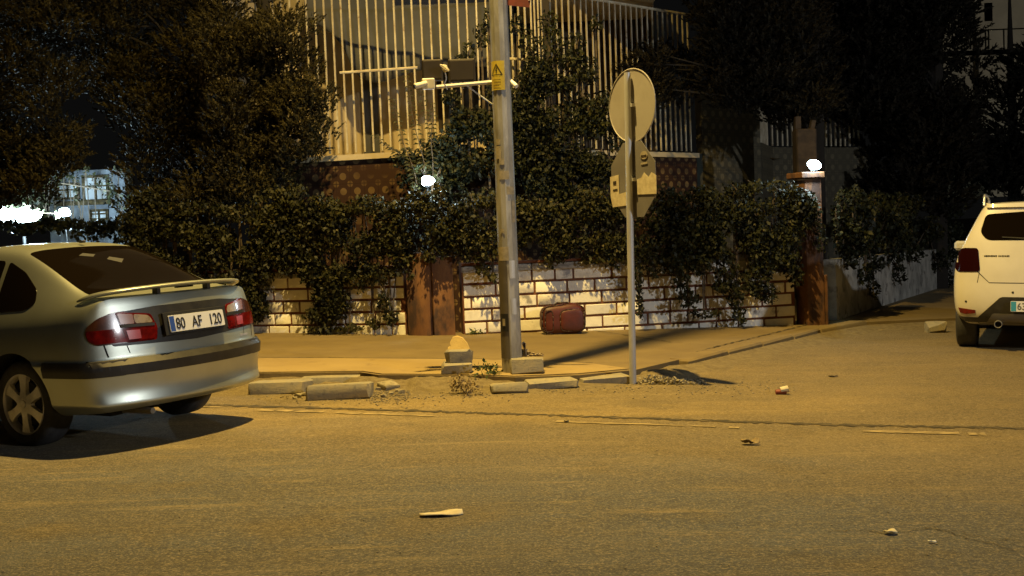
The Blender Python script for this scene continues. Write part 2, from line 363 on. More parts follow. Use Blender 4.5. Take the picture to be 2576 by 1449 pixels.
# paler outer strip of the pavement, laid as a thin screed over it
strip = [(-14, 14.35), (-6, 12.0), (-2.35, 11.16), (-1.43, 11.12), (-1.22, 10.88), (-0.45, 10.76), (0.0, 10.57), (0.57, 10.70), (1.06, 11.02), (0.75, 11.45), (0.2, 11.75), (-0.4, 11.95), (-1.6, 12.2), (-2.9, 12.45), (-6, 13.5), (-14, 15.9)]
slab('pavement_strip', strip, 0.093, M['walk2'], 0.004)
gro = MB()
gl = [(-9, 14.42), (-6, 13.48), (-2.9, 12.44), (-1.6, 12.2), (-0.4, 11.95), (0.2, 11.75), (0.75, 11.45)]
for i in range(len(gl)-1):
    a, b_ = gl[i], gl[i+1]; n = 8
    for k in range(n):
        t0, t1 = k/n, (k+1)/n; w0 = 0.030+random.uniform(-.012, .012)
        p = [(a[0]+(b_[0]-a[0])*t, a[1]+(b_[1]-a[1])*t) for t in (t0, t1)]
        gro.add([(p[0][0], p[0][1], zg(p[0][0])+sw(p[0][0])+.0125), (p[1][0], p[1][1], zg(p[1][0])+sw(p[1][0])+.0125), (p[1][0], p[1][1]+w0, zg(p[1][0])+sw(p[1][0])+.0125), (p[0][0], p[0][1]+w0, zg(p[0][0])+sw(p[0][0])+.0125)], [(0, 1, 2, 3)])
tag(gro.build('pavement_joint', M['tarmac_dark']), kind='structure')

def stripline(name, pts, wfn, material, dz, dens=40):
    mb = MB(); V = []; 
    for i in range(len(pts)-1):
        a, b_ = Vector(pts[i]), Vector(pts[i+1])
        for k in range(dens):
            t = k/dens; p = a.lerp(b_, t); d = (b_-a).normalized(); nrm = Vector((-d.y, d.x))
            w0, w1 = wfn(); V.append((p-nrm*w0, p+nrm*w1))
    for i in range(len(V)-1):
        a, b_ = V[i]; c, d = V[i+1]
        mb.add([(a.x, a.y, zg(a.x)+dz), (b_.x, b_.y, zg(b_.x)+dz), (d.x, d.y, zg(d.x)+dz), (c.x, c.y, zg(c.x)+dz)], [(0, 1, 3, 2)][:0]+[(0, 3, 2, 1)])
    return tag(mb.build(name, material), kind='structure')
def jl(pts, dz):
    stripline('pavement_joint', [GP(*p).to_2d() for p in pts], lambda: (random.choice([0, random.uniform(.005, .02)]), random.uniform(.0, .028)), M['tarmac_dark'], dz, 14)
jl([(1728, 916), (1800, 893), (1860, 878), (1940, 858), (2000, 842), (2060, 826)], .093)
jl([(1690, 880), (1600, 865), (1480, 846)], .090)
crk = [GP(*p).to_2d() for p in [(300, 1012), (560, 1020), (1100, 1036), (1288, 1042), (1700, 1056), (2100, 1069), (2576, 1079), (2900, 1083)]]
stripline('road_seam', crk, lambda: (random.choice([random.uniform(.0, .03), random.uniform(.04, .075)]), random.uniform(.01, .065)), M['tarmac_dark'], 0.004)
for a, b_ in [((330, 1021), (560, 1026)), ((650, 1032), (1090, 1048)), ((1400, 1060), (1860, 1077)), ((2170, 1085), (2480, 1094))]:
    P0, P1 = GP(*a).to_2d(), GP(*b_).to_2d(); mb = MB(); L_ = (P1-P0).length; d_ = (P1-P0).normalized(); nr_ = Vector((-d_.y, d_.x)); n_ = int(L_/.018); wl = [.04, .04]; lack = 0
    q_ = []
    for k_ in range(n_+1):
        wl = [min(.052, max(.008, w_+random.uniform(-.008, .008))) for w_ in wl]; p_ = P0+d_*(L_*k_/n_); q_.append((p_-nr_*wl[0], p_+nr_*wl[1]))
    for k_ in range(n_):
        if lack > 0: lack -= 1; continue
        if random.random() < .03: lack = random.randint(1, 6)
        (a0, b0), (a1_, b1_) = q_[k_], q_[k_+1]; mb.add([(v.x, v.y, zg(v.x)+.005) for v in (a0, a1_, b1_, b0)], [(0, 1, 2, 3)])
    tag(mb.build('road_marking', M['marking']), kind='structure')
# cracks in the near asphalt
def crack(pts, wd=0.006):
    P_ = [GP(*p).to_2d() for p in pts]; Q = []
    for i in range(len(P_)-1):
        for k in range(6):
            q = P_[i].lerp(P_[i+1], k/6); Q.append(q+Vector((random.uniform(-.015, .015), random.uniform(-.03, .03))))
    Q.append(P_[-1]); stripline('asphalt_crack', Q, lambda: (random.uniform(.15, 1)*wd, random.uniform(.15, 1)*wd), M['tarmac_dark'], 0.004, 3)
crack([(2080, 1338), (2170, 1335), (2230, 1342), (2330, 1330), (2390, 1340), (2440, 1358), (2500, 1366), (2560, 1390)], 0.0045)
crack([(2340, 1328), (2400, 1338), (2460, 1352), (2576, 1360)], 0.004)

# kerb stones still in place round the corner
def kerb_run(pts, wd, hgt, ln, dz=0.0, label=None):
    out = []
    for i in range(len(pts)-1):
        a, b_ = Vector(pts[i]), Vector(pts[i+1]); L = (b_-a).length; n = max(1, round(L/ln)); d = (b_-a).normalized(); nr = Vector((-d.y, d.x))
        for k in range(n):
            c = a+d*(L*(k+.5)/n)+nr*wd/2; ang = math.atan2(d.y, d.x)+random.uniform(-.02, .02)
            out.append((c, L/n-0.015, ang))
    return out
kerbs = kerb_run([(1.72, 11.68), (3.85, 14.88), (4.75, 15.95)], 0.24, 0.15, 1.05)
kb = MB()
for c, L, ang in kerbs:
    kb.box((c.x, c.y, zg(c.x)+0.012), (L, 0.24, 0.165+random.uniform(-.006, .008)), Matrix.Rotation(ang, 3, 'Z'), bev=0.02, jit=0.004)
tag(auto_smooth(kb.build('kerb', M['walk'])), kind='structure')

def stone(vx, vy, L, W, H, rz, label, rx=0, ry=0, dz=0.0, group='kerb stones broken out of the pavement edge', name='kerb_stone'):
    p = GP(vx, vy, dz); mb = MB()
    mb.box((0, W/2, H/2), (L, W, H), bev=0.016, jit=0.011)
    o = auto_smooth(mb.build(name, M['kerb'])); o.location = (p.x, p.y, p.z); o.rotation_euler = (R(rx), R(ry), R(rz))
    return tag(o, label, 'kerb stone', group)
stone(692, 992, 0.50, 0.42, 0.11, -4, 'grey kerb stone lying loose just right of the silver car bumper', rx=-4)
stone(828, 974, 0.54, 0.44, 0.095, 3, 'flat pale kerb slab sunk behind the front loose kerb stone', rx=-2)
stone(849, 1006, 0.54, 0.36, 0.12, 1, 'long grey kerb stone lying nearest the road, left of the rubble chips', rx=-3)
stone(1066, 968, 0.17, 0.16, 0.065, 4, 'small kerb stump between rubble chips and the broken concrete block')
stone(1284, 990, 0.30, 0.34, 0.085, 4, 'short cracked kerb stone in front of the big pole base', rx=-5)
stone(1392, 980, 0.45, 0.36, 0.08, 8, 'kerb stone set in the pavement right of the pole, with a crack beside it', rx=-3)
stone(1526, 968, 0.46, 0.32, 0.075, 12, 'kerb stone just left of the sign post foot', rx=-3)
stone(1327, 942, 0.31, 0.20, 0.135, 2, 'grey concrete block against the foot of the big steel pole', dz=0.09, group='concrete blocks on the pavement')
# broken block standing left of the pole
p = GP(1150, 940, 0.09)
br = empty('broken_concrete', p, 'broken concrete block with pale yellow top left of the pole', 'rubble', 'concrete blocks on the pavement')
def chunk(name, c, d, mt, parent, jit=0.02, rot=None, n=26, seed=0):
    rnd = random.Random(seed); bm = bmesh.new()
    for k in range(n):
        v = Vector((rnd.gauss(0, 1), rnd.gauss(0, 1), rnd.gauss(0, 1))).normalized()
        v = Vector([max(-.8, min(.8, t*1.3)) for t in v])
        bm.verts.new(Vector((v.x*d[0]/1.6, v.y*d[1]/1.6, v.z*d[2]/1.6)))
    bmesh.ops.convex_hull(bm, input=bm.verts)
    me = bpy.data.meshes.new(name)
    for v in [v for v in bm.verts if not v.link_faces]: bm.verts.remove(v)
    if rot: bmesh.ops.rotate(bm, verts=bm.verts, matrix=rot.to_matrix() if hasattr(rot, 'to_matrix') else rot)
    bmesh.ops.translate(bm, verts=bm.verts, vec=Vector(c)); bm.to_mesh(me); bm.free()
    o = link(name, me, mt, parent); return o
mb = MB(); mb.box((0.0, 0, 0.055), (0.27, 0.20, 0.11), bev=0.02, jit=0.012); auto_smooth(mb.build('foot_block', M['kerb'], br))
mb = MB(); mb.box((0.02, 0.02, 0.155), (0.235, 0.17, 0.13), Matrix.Rotation(R(-7), 3, 'X'), bev=0.03, jit=0.016); auto_smooth(mb.build('upper_block', M['kerb'], br))
mb = MB(); prof = [(-.085, .20), (-.088, .235), (-.06, .25), (-.068, .285), (-.045, .325), (0.0, .335), (.05, .315), (.09, .265), (.115, .205)]
mb.prism(prof, lambda u, v, w_: (u+.01, .02+w_+(v-.2)*.45, v), 0.10); auto_smooth(mb.build('yellow_slab', mat('ochre_stone', (0.50, 0.36, 0.12), 0.85, col2=(0.42, 0.30, 0.10), scale=10, bump=.3), br))

# loose chips and rubble
cg = 'stone chips beside the kerb'
k = 0
for vx, vy, s, lab in [(978, 980, .10, 'tilted pale square chip in the rubble left of centre'), (1000, 985, .035, None), (950, 984, .05, None), (1012, 968, .03, None), (965, 1000, .04, None), (895, 962, .05, 'small upright grey chip behind the loose kerb stones'), (750, 1000, .05, None), (765, 996, .04, None), (742, 1004, .03, None), (1010, 990, .045, None), (985, 992, .03, None)]:
    p = GP(vx, vy); k += 1
    if lab and 'square' in lab:
        mb = MB(); mb.box((0, 0, .035), (.16, .14, .05), Matrix.Rotation(R(40), 3, 'Z') @ Matrix.Rotation(R(14), 3, 'X'), bev=.008, jit=.006); o = auto_smooth(mb.build('stone_chip', M['rubble'])); o.location = p
    else:
        o = chunk('stone_chip', (0, 0, s*.35), (s*1.3, s, s*.8), M['rubble'], None, seed=k); o.location = p
    tag(o, lab or ('small pale chip in the gap between the two loose kerb stones' if vx < 800 else 'small pale stone chip round the tilted square chip'), 'stone', cg)
# gravel spill at the sign post (uncountable)
mb = MB()
for i in range(520):
    t = random.random(); vx = 1605+150*t+random.gauss(0, 8); top = 925+14*math.sin(t*3)+25*t*.6; vy = random.uniform(top+14, 968)
    p = GP(vx, vy); s = random.uniform(.007, .024); h = 0.05*math.exp(-((vx-1670)/60)**2)
    mb.box((p.x, p.y, p.z+h*random.random()+s*.3), (s, s*random.uniform(.6, 1), s*.7), Matrix.Rotation(random.random()*3, 3, 'Z') @ Matrix.Rotation(random.random(), 3, 'X'), jit=s*.15)
tag(mb.build('gravel', M['rubble']), 'grey gravel spilled beside the sign post', 'gravel', kind='stuff')
mb = MB(); mnd = []
pc = GP(1675, 950)
for i in range(9):
    for j in range(25):
        r = i/8; a = 2*math.pi*j/25; mnd.append((pc.x+.36*r*math.cos(a)*(1+.15*math.sin(3*a)), pc.y+.02+.30*r*math.sin(a)*(1+.1*math.cos(4*a)), zg(pc.x+.36*r*math.cos(a))-.01+.085*(1-r*r)+random.uniform(-.008, .008)*(r < 1)))
mb.add(mnd, [(i*25+j, i*25+(j+1) % 25, (i+1)*25+(j+1) % 25, (i+1)*25+j) for i in range(8) for j in range(25)])
tag(mb.build('dirt_mound', mat('dirt', (0.20, 0.155, 0.075), .95, col2=(0.14, 0.105, 0.05), scale=16, bump=.8, bscale=50, bdist=.02), smooth=True), kind='structure')
# dirt bank where the kerb is missing, from x=-2.3 to -0.2
mb = MB(); nb = 40
for i in range(nb+1):
    x = -2.5+i*(2.5)/nb; ye = (11.08 if x < -1.5 else 10.85 if x < -.9 else 10.68)+.05*math.sin(i*.9)
    for q, (dy, dz) in enumerate(((0.10, .087), (-.02, .075), (-.14, .045), (-.30, .012), (-.42, -.004))):
        mb.v.append((x, ye+dy+random.uniform(-.02, .02)*(q > 0), zg(x)+dz+random.uniform(-.008, .008)*(0 < q < 4)))
for i in range(nb):
    for q in range(4): a = i*5+q; mb.f.append((a, a+5, a+6, a+1)); mb.m.append(0)
tag(mb.build('dirt_bank', bpy.data.materials['dirt'], smooth=True), kind='structure')
def ramp(name, pts, h0, wd):
    q = MB(); Q = []
    for i in range(len(pts)-1):
        a, b_ = Vector(pts[i]), Vector(pts[i+1]); n = max(2, int((b_-a).length/.12)); d = (b_-a).normalized(); nr = Vector((d.y, -d.x))
        for k_ in range(n+(i == len(pts)-2)): Q.append((a.lerp(b_, k_/n), nr))
    for i, (p_, nr) in enumerate(Q):
        w_ = wd*random.uniform(.7, 1.25)
        for t, hh in ((-.05, h0), (.12, h0*.8), (.45, h0*.38), (.8, h0*.12), (1.15, -.006)):
            c_ = p_+nr*w_*t; q.v.append((c_.x, c_.y, zg(c_.x)+hh+random.uniform(-.006, .006)*(0 < t < 1)))
    for i in range(len(Q)-1):
        for j in range(4): a = i*5+j; q.f.append((a, a+5, a+6, a+1)); q.m.append(0)
    return tag(q.build(name, bpy.data.materials['dirt'], smooth=True), kind='structure')
ramp('dirt_verge', [(1.35, 11.45), (1.72, 11.66), (3.85, 14.86), (4.75, 15.93), (6.1, 16.5), (9, 17.5)], .052, .30)
ramp('dirt_verge', [(-6.2, 11.95), (-2.35, 11.1)], .07, .25)
ramp('dirt_verge', [(0.0, 10.40), (0.57, 10.60), (1.10, 10.93), (1.40, 11.4)], .035, .30)
bits = MB()
for i in range(1100):
    vx = random.choice([random.uniform(650, 1240), random.uniform(930, 1030), random.uniform(1250, 2000)]); vy = random.gauss(992, 14) if vx < 1300 else random.gauss(975, 10)
    p = GP(vx, vy); s = random.uniform(.004, .013)
    bits.box((p.x, p.y, p.z+.004), (s, s, s*.6), Matrix.Rotation(random.random()*3, 3, 'Z'))
for i in range(260):
    p = GP(random.uniform(0, 2576), random.uniform(1040, 1449)); s = random.uniform(.003, .008)
    bits.box((p.x, p.y, p.z+.003), (s, s, s*.6), Matrix.Rotation(random.random()*3, 3, 'Z'))
tag(bits.build('grit', M['rubble']), 'fine grit scattered over the road and kerb', 'grit', kind='stuff')

# ------------------------------------------------------------------ foliage
def leaf_mesh(name, P_, size, up=None, aspect=0.6, droop=0.0, N_=None):
    n = len(P_); P_ = np.asarray(P_, float); s = size*rng.uniform(.45, 1.45, n)
    d = rng.normal(size=(n, 3)); d[:, 2] -= droop; d /= np.linalg.norm(d, axis=1)[:, None]
    q = rng.normal(size=(n, 3)); q[:, 2] += 0.9; q[:, 1] -= 0.5
    side = np.cross(d, q); side /= np.linalg.norm(side, axis=1)[:, None]+1e-9
    a = P_-d*s[:, None]*.5; c = P_+d*s[:, None]*.5; b1 = P_+side*s[:, None]*aspect*.5-d*s[:, None]*.08; b2 = P_-side*s[:, None]*aspect*.5-d*s[:, None]*.08
    nrm = np.cross(side, d); b1 += nrm*s[:, None]*.08; b2 += nrm*s[:, None]*.08
    V = np.stack([a, b1, c, b2], 1).reshape(-1, 3)
    me = bpy.data.meshes.new(name); me.vertices.add(4*n); me.vertices.foreach_set('co', V.ravel())
    me.loops.add(4*n); me.loops.foreach_set('vertex_index', np.arange(4*n)); me.polygons.add(n)
    me.polygons.foreach_set('loop_start', np.arange(n)*4); me.polygons.foreach_set('loop_total', np.full(n, 4)); me.update(calc_edges=True); me.validate()
    return me
def blob_pts(cx, cy, cz, rx, ry, rz, n, shell=.55):
    d = rng.normal(size=(n, 3)); d /= np.linalg.norm(d, axis=1)[:, None]
    r = rng.uniform(shell, 1.0, n)**.7*(1+.12*np.sin(d[:, 0]*7+cx*9)*np.cos(d[:, 2]*6+cz*5))
    return np.stack([cx+d[:, 0]*r*rx, cy+d[:, 1]*r*ry, cz+d[:, 2]*r*rz], 1)
def pathpt(path, vx):
    # world XY on a plan polyline seen in column vx at eye height
    k = (vx-1288)/F
    best = None
    for i in range(len(path)-1):
        a, b_ = path[i], path[i+1]
        den = (b_[0]-a[0])-k*(b_[1]-a[1])
        if abs(den) < 1e-9: continue
        t = (k*a[1]-a[0])/den
        if -0.001 <= t <= 1.001 or (i == 0 and t < 0) or (i == len(path)-2 and t > 1): return (a[0]+(b_[0]-a[0])*t, a[1]+(b_[1]-a[1])*t)
    return path[-1]
def creeper(name, label, cat, path, blobs, off, size, material, dens=1.0, group=None, thick=.22, stems=None):
    P_ = []; st = MB()
    for (vx, vy, rx, ry, *o_) in blobs:
        x, y = pathpt(path, vx); y -= off+(o_[0] if o_ else 0); p = PT(vx, vy, y); sc = y/F
        RX, RZ = rx*sc, ry*sc
        n = int(dens*math.pi*RX*RZ/(size*size)*6.0)
        P_.append(blob_pts(p.x, p.y, p.z, RX, thick, RZ, max(n, 8), .3))
        st.path([(p.x+random.uniform(-.5, .5)*RX, p.y+.06, p.z-RZ*.95), (p.x+random.uniform(-.3, .3)*RX, p.y+.02, p.z), (p.x+random.uniform(-.6, .6)*RX, p.y+.05, p.z+RZ*.9)], [.012, .009, .004], 5)
    cs_ = sorted([tuple(q.mean(0)) for q in P_]); st.path([(c_[0], c_[1]+.05, c_[2]) for c_ in cs_], .010, 5)
    P_ = np.concatenate(P_)
    root = empty(name, (float(P_[:, 0].mean()), float(P_[:, 1].mean()), zg(float(P_[:, 0].mean()))+.08), label, cat, group)
    me = leaf_mesh('foliage', P_-np.array(root.location), size, droop=.5)
    link('foliage', me, material, root)
    for i, v in enumerate(st.v): st.v[i] = tuple(Vector(v)-root.location)
    st.build('stem', M['bark'], root)
    return root
def rb(x0, x1, y0, y1, n, r0, r1, jx=0):
    return [(random.uniform(x0, x1), random.uniform(y0, y1), random.uniform(r0, r1), random.uniform(r0, r1)*.85) for _ in range(n)]
PLEFT = [(-14, 19.2), (-3.0, 15.5), (-0.95, 14.82)]
bl = rb(330, 1035, 545, 665, 46, 38, 60)+[(x, 532+random.uniform(-26, 14), random.uniform(20, 42), random.uniform(16, 30)) for x in range(340, 1040, 26)]+rb(330, 480, 480, 530, 6, 24, 40)+rb(640, 760, 470, 520, 6, 18, 34)
bl += rb(300, 645, 640, 800, 26, 30, 46)+rb(780, 855, 680, 815, 13, 26, 40)+[(905, 700, 30, 40), (950, 690, 34, 30), (965, 760, 20, 30), (1010, 655, 30, 28), (985, 800, 20, 25), (940, 815, 22, 14), (1032, 690, 12, 22), (600, 815, 30, 20), (810, 828, 50, 12), (880, 825, 40, 12), (640, 770, 28, 50), (672, 700, 20, 40)]+rb(560, 655, 690, 800, 10, 26, 36)+rb(780, 860, 680, 800, 12, 28, 34)+rb(690, 1040, 650, 690, 10, 24, 30)+[(880, 690, 20, 30), (930, 690, 22, 22)]
creeper('ivy_hedge', 'thick dark ivy hedge draped over the white block wall left of the rust pillar', 'hedge', PLEFT, bl, .16, .056, M['ivy'], 1.35, thick=.18)
PR = [(-0.55, 14.85), (4.05, 15.75)]
bl = rb(1060, 1560, 530, 635, 34, 36, 56)+[(x, 520+random.uniform(-28, 14), random.uniform(22, 40), random.uniform(18, 32)) for x in range(1050, 1600, 28)]+[(1215, 680, 24, 18), (1240, 700, 16, 16), (1090, 640, 40, 22), (1400, 645, 40, 18), (1500, 648, 50, 16), (1380, 660, 18, 18)]
creeper('ivy_hedge', 'thick ivy hedge over the wall between the rust pillar and the road sign', 'hedge', PR, bl, .16, .056, M['ivy'], 1.35, thick=.18)
bl = rb(1600, 2030, 500, 625, 34, 36, 58)+[(1606, 690, 14, 50), (1610, 760, 12, 45), (1712, 700, 26, 40), (1730, 750, 34, 26), (1770, 790, 44, 14), (1760, 660, 40, 30), (1830, 680, 30, 40), (1850, 740, 26, 40), (1862, 795, 20, 28), (1900, 700, 40, 40), (1935, 740, 24, 30), (1980, 660, 40, 34), (2005, 700, 20, 24), (1640, 640, 40, 30), (1690, 650, 36, 22), (1800, 640, 50, 24)]+rb(1640, 2020, 600, 680, 14, 26, 36)+rb(1780, 1960, 680, 740, 5, 18, 26)
bl += [(1850, 478, 34, 22), (1900, 470, 30, 20), (1950, 466, 30, 18), (1990, 476, 26, 20), (2015, 492, 18, 20), (1760, 490, 40, 24), (2040, 520, 20, 30), (2065, 600, 14, 40), (2050, 560, 16, 30)]
creeper('ivy_hedge', 'dark ivy trailing down the block wall between the road sign and corner pillar', 'hedge', PR, bl, .30, .056, M['vine'], 1.35, thick=.22)
PS = [(4.45, 16.3), (9.0, 24.7), (12.2, 30.6)]
bl = rb(2115, 2400, 520, 625, 26, 30, 48)+rb(2120, 2300, 490, 540, 8, 26, 40)+[(2140, 650, 26, 30), (2180, 690, 22, 30), (2200, 730, 14, 26), (2195, 660, 40, 30), (2250, 650, 30, 22), (2262, 690, 18, 30), (2300, 640, 36, 22), (2360, 655, 40, 30), (2380, 700, 24, 26)]
bl += [(2120, 500, 22, 24), (2150, 484, 24, 20), (2105, 540, 14, 40), (2105, 600, 12, 40)]
creeper('ivy_hedge', 'leafy creeper over the side street wall left of the white car', 'hedge', PS, bl, .40, .075, M['vine'], 1.3)
# tall climbing vine in front of the terrace bars
PV = [(-3, 16.3), (-0.3, 15.7), (3, 17.2)]
bl = rb(1010, 1600, 400, 520, 50, 34, 52)+rb(1090, 1580, 290, 420, 50, 30, 50)+rb(1250, 1540, 190, 340, 34, 26, 46)+rb(1110, 1240, 240, 330, 8, 22, 34)+rb(1300, 1500, 140, 220, 12, 20, 34)+[(1180, 130, 22, 30), (1210, 90, 22, 34), (1330, 110, 26, 40), (1380, 60, 26, 34), (1450, 110, 26, 34), (1060, 420, 30, 26), (1030, 450, 28, 22), (1160, 160, 20, 30), (1230, 50, 18, 30), (1300, 60, 20, 30), (1500, 60, 20, 26), (1060, 425, 26, 12, .42), (1105, 440, 16, 20, .4), (1045, 470, 18, 10, .45), (1085, 490, 30, 10, .5), (1390, 120, 40, 60), (1470, 170, 40, 40), (1350, 170, 34, 40)]
creeper('climbing_vine', 'tall dark climbing vine covering the terrace bars behind the steel pole', 'vine', PV, bl, .15, .060, M['vine'], 0.95)
# spiky young shoots with paired leaves standing against the bars
def shoot(vx0, vy0, vx1, vy1, Y, label, nl=26, sz=.085):
    a = PT(vx0, vy0, Y); b_ = PT(vx1, vy1, Y)
    root = empty('leafy_shoot', a, label, 'plant', 'leafy shoots against the terrace bars')
    mb = MB(); d = b_-a; pts = [d*(k/6)+Vector((.02*math.sin(k*1.3), 0, 0)) for k in range(7)]
    mb.path(pts, [.008-.001*k for k in range(7)], 5); mb.build('stem', M['bark'], root)
    lf = MB()
    for k in range(nl):
        t = (k+1)/nl; c = d*t; L = sz*(1.15-.5*t)*random.uniform(.8, 1.2)
        for sd in (-1, 1):
            th = random.uniform(-.9, .9); dr = Vector((sd*math.cos(th), -abs(math.sin(th))*.6, random.uniform(-.25, .15))).normalized()
            wv = dr.cross(Vector((0, -.7, .7))).normalized()*L*.24
            lf.add([c, c+dr*L*.5+wv, c+dr*L-Vector((0, 0, L*.25)), c+dr*L*.5-wv], [(0, 1, 2, 3)])
    lf.build('foliage', M['vine'], root)
shoot(1075, 470, 1020, 180, 15.55, 'tall leafy shoot rising to the cream camera box', 24)
shoot(1050, 470, 985, 250, 15.5, 'leafy shoot standing left of the tallest shoots before the bars', 20)
shoot(1120, 470, 1055, 220, 15.6, 'leafy shoot just right of the tallest one below the camera box', 22)
shoot(1020, 400, 940, 340, 15.5, 'short leafy shoot leaning left over the terrace edge', 10)
shoot(1085, 470, 1090, 260, 15.5, 'leafy shoot under the camera box near the pole', 20)

# conifers
def conifer(name, label, trunk, height, tips, nsp, material, size=.14, group='dark conifers behind the wall', ry=1.0):
    root = empty(name, trunk, label, 'tree', group)
    mb = MB(); T = Vector(trunk)
    mb.path([(0, 0, 0), (.05, 0, height*.4), (0.02, .05, height*.75), (0, 0, height)], [.19, .15, .09, .03], 9)
    mb.build('trunk', M['bark_dark'], root)
    br = MB(); V = []; Fc = []
    for (px, py, pz, rad) in tips:
        tip = Vector((px, py, pz))-T; z0 = max(.4, tip.z*random.uniform(.75, .95)); base = Vector((0, 0, min(z0, height*.95)))
        mid = base.lerp(tip, .5)+Vector((0, 0, .12)); br.path([base, mid, tip], [.035, .02, .008], 5)
        n = int(nsp*(rad/.5)**2)
        for _ in range(n):
            d = Vector((random.gauss(0, 1), random.gauss(0, 1)*ry, random.gauss(0, .75)))
            d = d.normalized()*rad*random.uniform(.25, 1)**.6; c = tip+Vector((d.x, d.y, d.z*.75-.10*rad))
            ax = Vector((d.x*1.0, d.y*.8, .35*rad+random.uniform(-.1, .25))).normalized()
            for q in range(9):
                t = q/8; o = c+ax*size*(t-.5)*1.3; r = Vector((random.gauss(0, 1), random.gauss(0, 1), random.gauss(0, 1))).normalized()
                nd = (ax*1.0+r*.85).normalized()*size*random.uniform(.5, .8); wv = nd.cross(r).normalized()*size*.19
                n0 = len(V); V += [o-wv, o+wv, o+nd]; Fc.append((n0, n0+1, n0+2))
    br.build('branch', M['bark_dark'], root)
    me = bpy.data.meshes.new('crown'); me.from_pydata([tuple(v) for v in V], [], Fc); me.update(); link('crown', me, material, root)
    return root
def tips_px(boxes, Y, dY=.5):
    out = []
    for (x0, x1, y0, y1, n, r) in boxes:
        for _ in range(n):
            y = Y+random.uniform(-dY, dY); p = PT(random.uniform(x0, x1), random.uniform(y0, y1), y); out.append((p.x, p.y, p.z, r*random.uniform(.75, 1.25)))
    return out
conifer('conifer_tree', 'bushy conifer at the far left edge above the silver car', (-8.9, 18.6, .1), 6.2, tips_px([(-40, 130, 420, 490, 14, .32), (-60, 130, -40, 130, 12, .45), (-60, 170, 130, 440, 22, .42), (100, 240, -20, 200, 10, .4), (120, 200, 320, 400, 5, .34)], 17.2, .7), 150, M['needle'], .075)
conifer('conifer_tree', 'dark bushy conifer in the middle of the left tree group', (-4.6, 17.8, .1), 6.5, tips_px([(220, 560, -40, 130, 18, .5), (250, 540, 130, 370, 26, .48), (340, 570, 370, 520, 14, .4)], 17.6, .6), 135, M['needle'], .078)
conifer('conifer_tree', 'conifer whose branches reach in front of the white terrace bars', (-3.3, 16.6, .1), 6.0, tips_px([(540, 730, -40, 150, 16, .42), (560, 760, 130, 330, 24, .36), (750, 820, 130, 330, 14, .22), (720, 790, 330, 390, 5, .2), (600, 750, 320, 470, 16, .34), (480, 620, 380, 520, 10, .34)], 16.2, .5), 150, M['needle'], .072)
conifer('conifer_tree', 'big dark conifer overhanging the right end of the terrace', (4.9, 19.2, 0), 7.5, tips_px([(1620, 1900, 130, 240, 14, .40), (1560, 1700, 110, 190, 6, .3), (1800, 2060, -40, 250, 28, .55), (1950, 2100, 150, 290, 10, .4), (1780, 1900, -60, 60, 8, .4)], 18.6, .6), 110, M['needle_dark'], .09)
conifer('conifer_tree', 'dark conifer behind the lamp pillar in the right background', (8.6, 24.0, -.2), 8.5, tips_px([(2050, 2420, -40, 300, 34, .75), (2150, 2420, 250, 480, 18, .7)], 23.5, .8), 60, M['needle_dark'], .16)
conifer('conifer_tree', 'dark conifer at the right edge behind the white car', (13.5, 32.0, -.3), 7.5, tips_px([(2400, 2650, 130, 420, 18, .8), (2400, 2650, 360, 500, 10, .7)], 28.5, .8), 30, M['needle_dark'], .2)

# ------------------------------------------------------------------ boundary walls
def wall_run(name, label, a, b_, zbase, ztop, seed, coping=True):
    rnd = random.Random(seed); a, b_ = Vector((*a, 0)), Vector((*b_, 0)); L = (b_-a).length; ang = math.atan2(b_.y-a.y, b_.x-a.x)
    root = empty(name, (a.x, a.y, 0), label, 'wall', None, ang)
    mo = MB(); mo.box((L/2, .11, (zbase+ztop)/2-.1), (L, .20, ztop-zbase+.2)); mo.build('mortar', M['mortar'], root)
    bk = MB(); z = .25-.157*2; row = 0
    while z < .80:
        x = -rnd.uniform(0, .2) if row % 2 else 0
        while x < L-.03:
            w_ = rnd.choice([.30, .42, .42, .36, .24, .50]); x1 = min(x+w_, L)
            if z > zbase-.17:
                xx0 = max(x, 0)+.016; 
                if x1-.010-xx0 > .05: bk.box(((xx0+x1-.010)/2, .004, z+.157/2), (x1-.010-xx0, .024, .157-.031), bev=.005, jit=.0035)
            x = x1
        z += .157; row += 1
    auto_smooth(bk.build('block', M['white_block'], root))
    if coping:
        c = MB(); n = int(L/.9)+1
        for k in range(n):
            c.box((L*(k+.5)/n, .08, ztop-.055), (L/n-.008, .27, .085), bev=.01, jit=.003)
        auto_smooth(c.build('coping', M['coping'], root))
        c = MB(); c.box((L/2, .08, ztop+.012), (L, .25, .03)); c.build('cap_strip', M['mortar'], root)
    return root
wall_run('block_wall', 'white painted block wall under ivy left of the rust pillar', (-7.2, 16.92), (-1.35, 14.93), .06, .96, 3)
wall_run('block_wall', 'white painted block wall between the rust pillar and corner pillar', (-.62, 14.83), (3.72, 15.68), -.1, .96, 5)
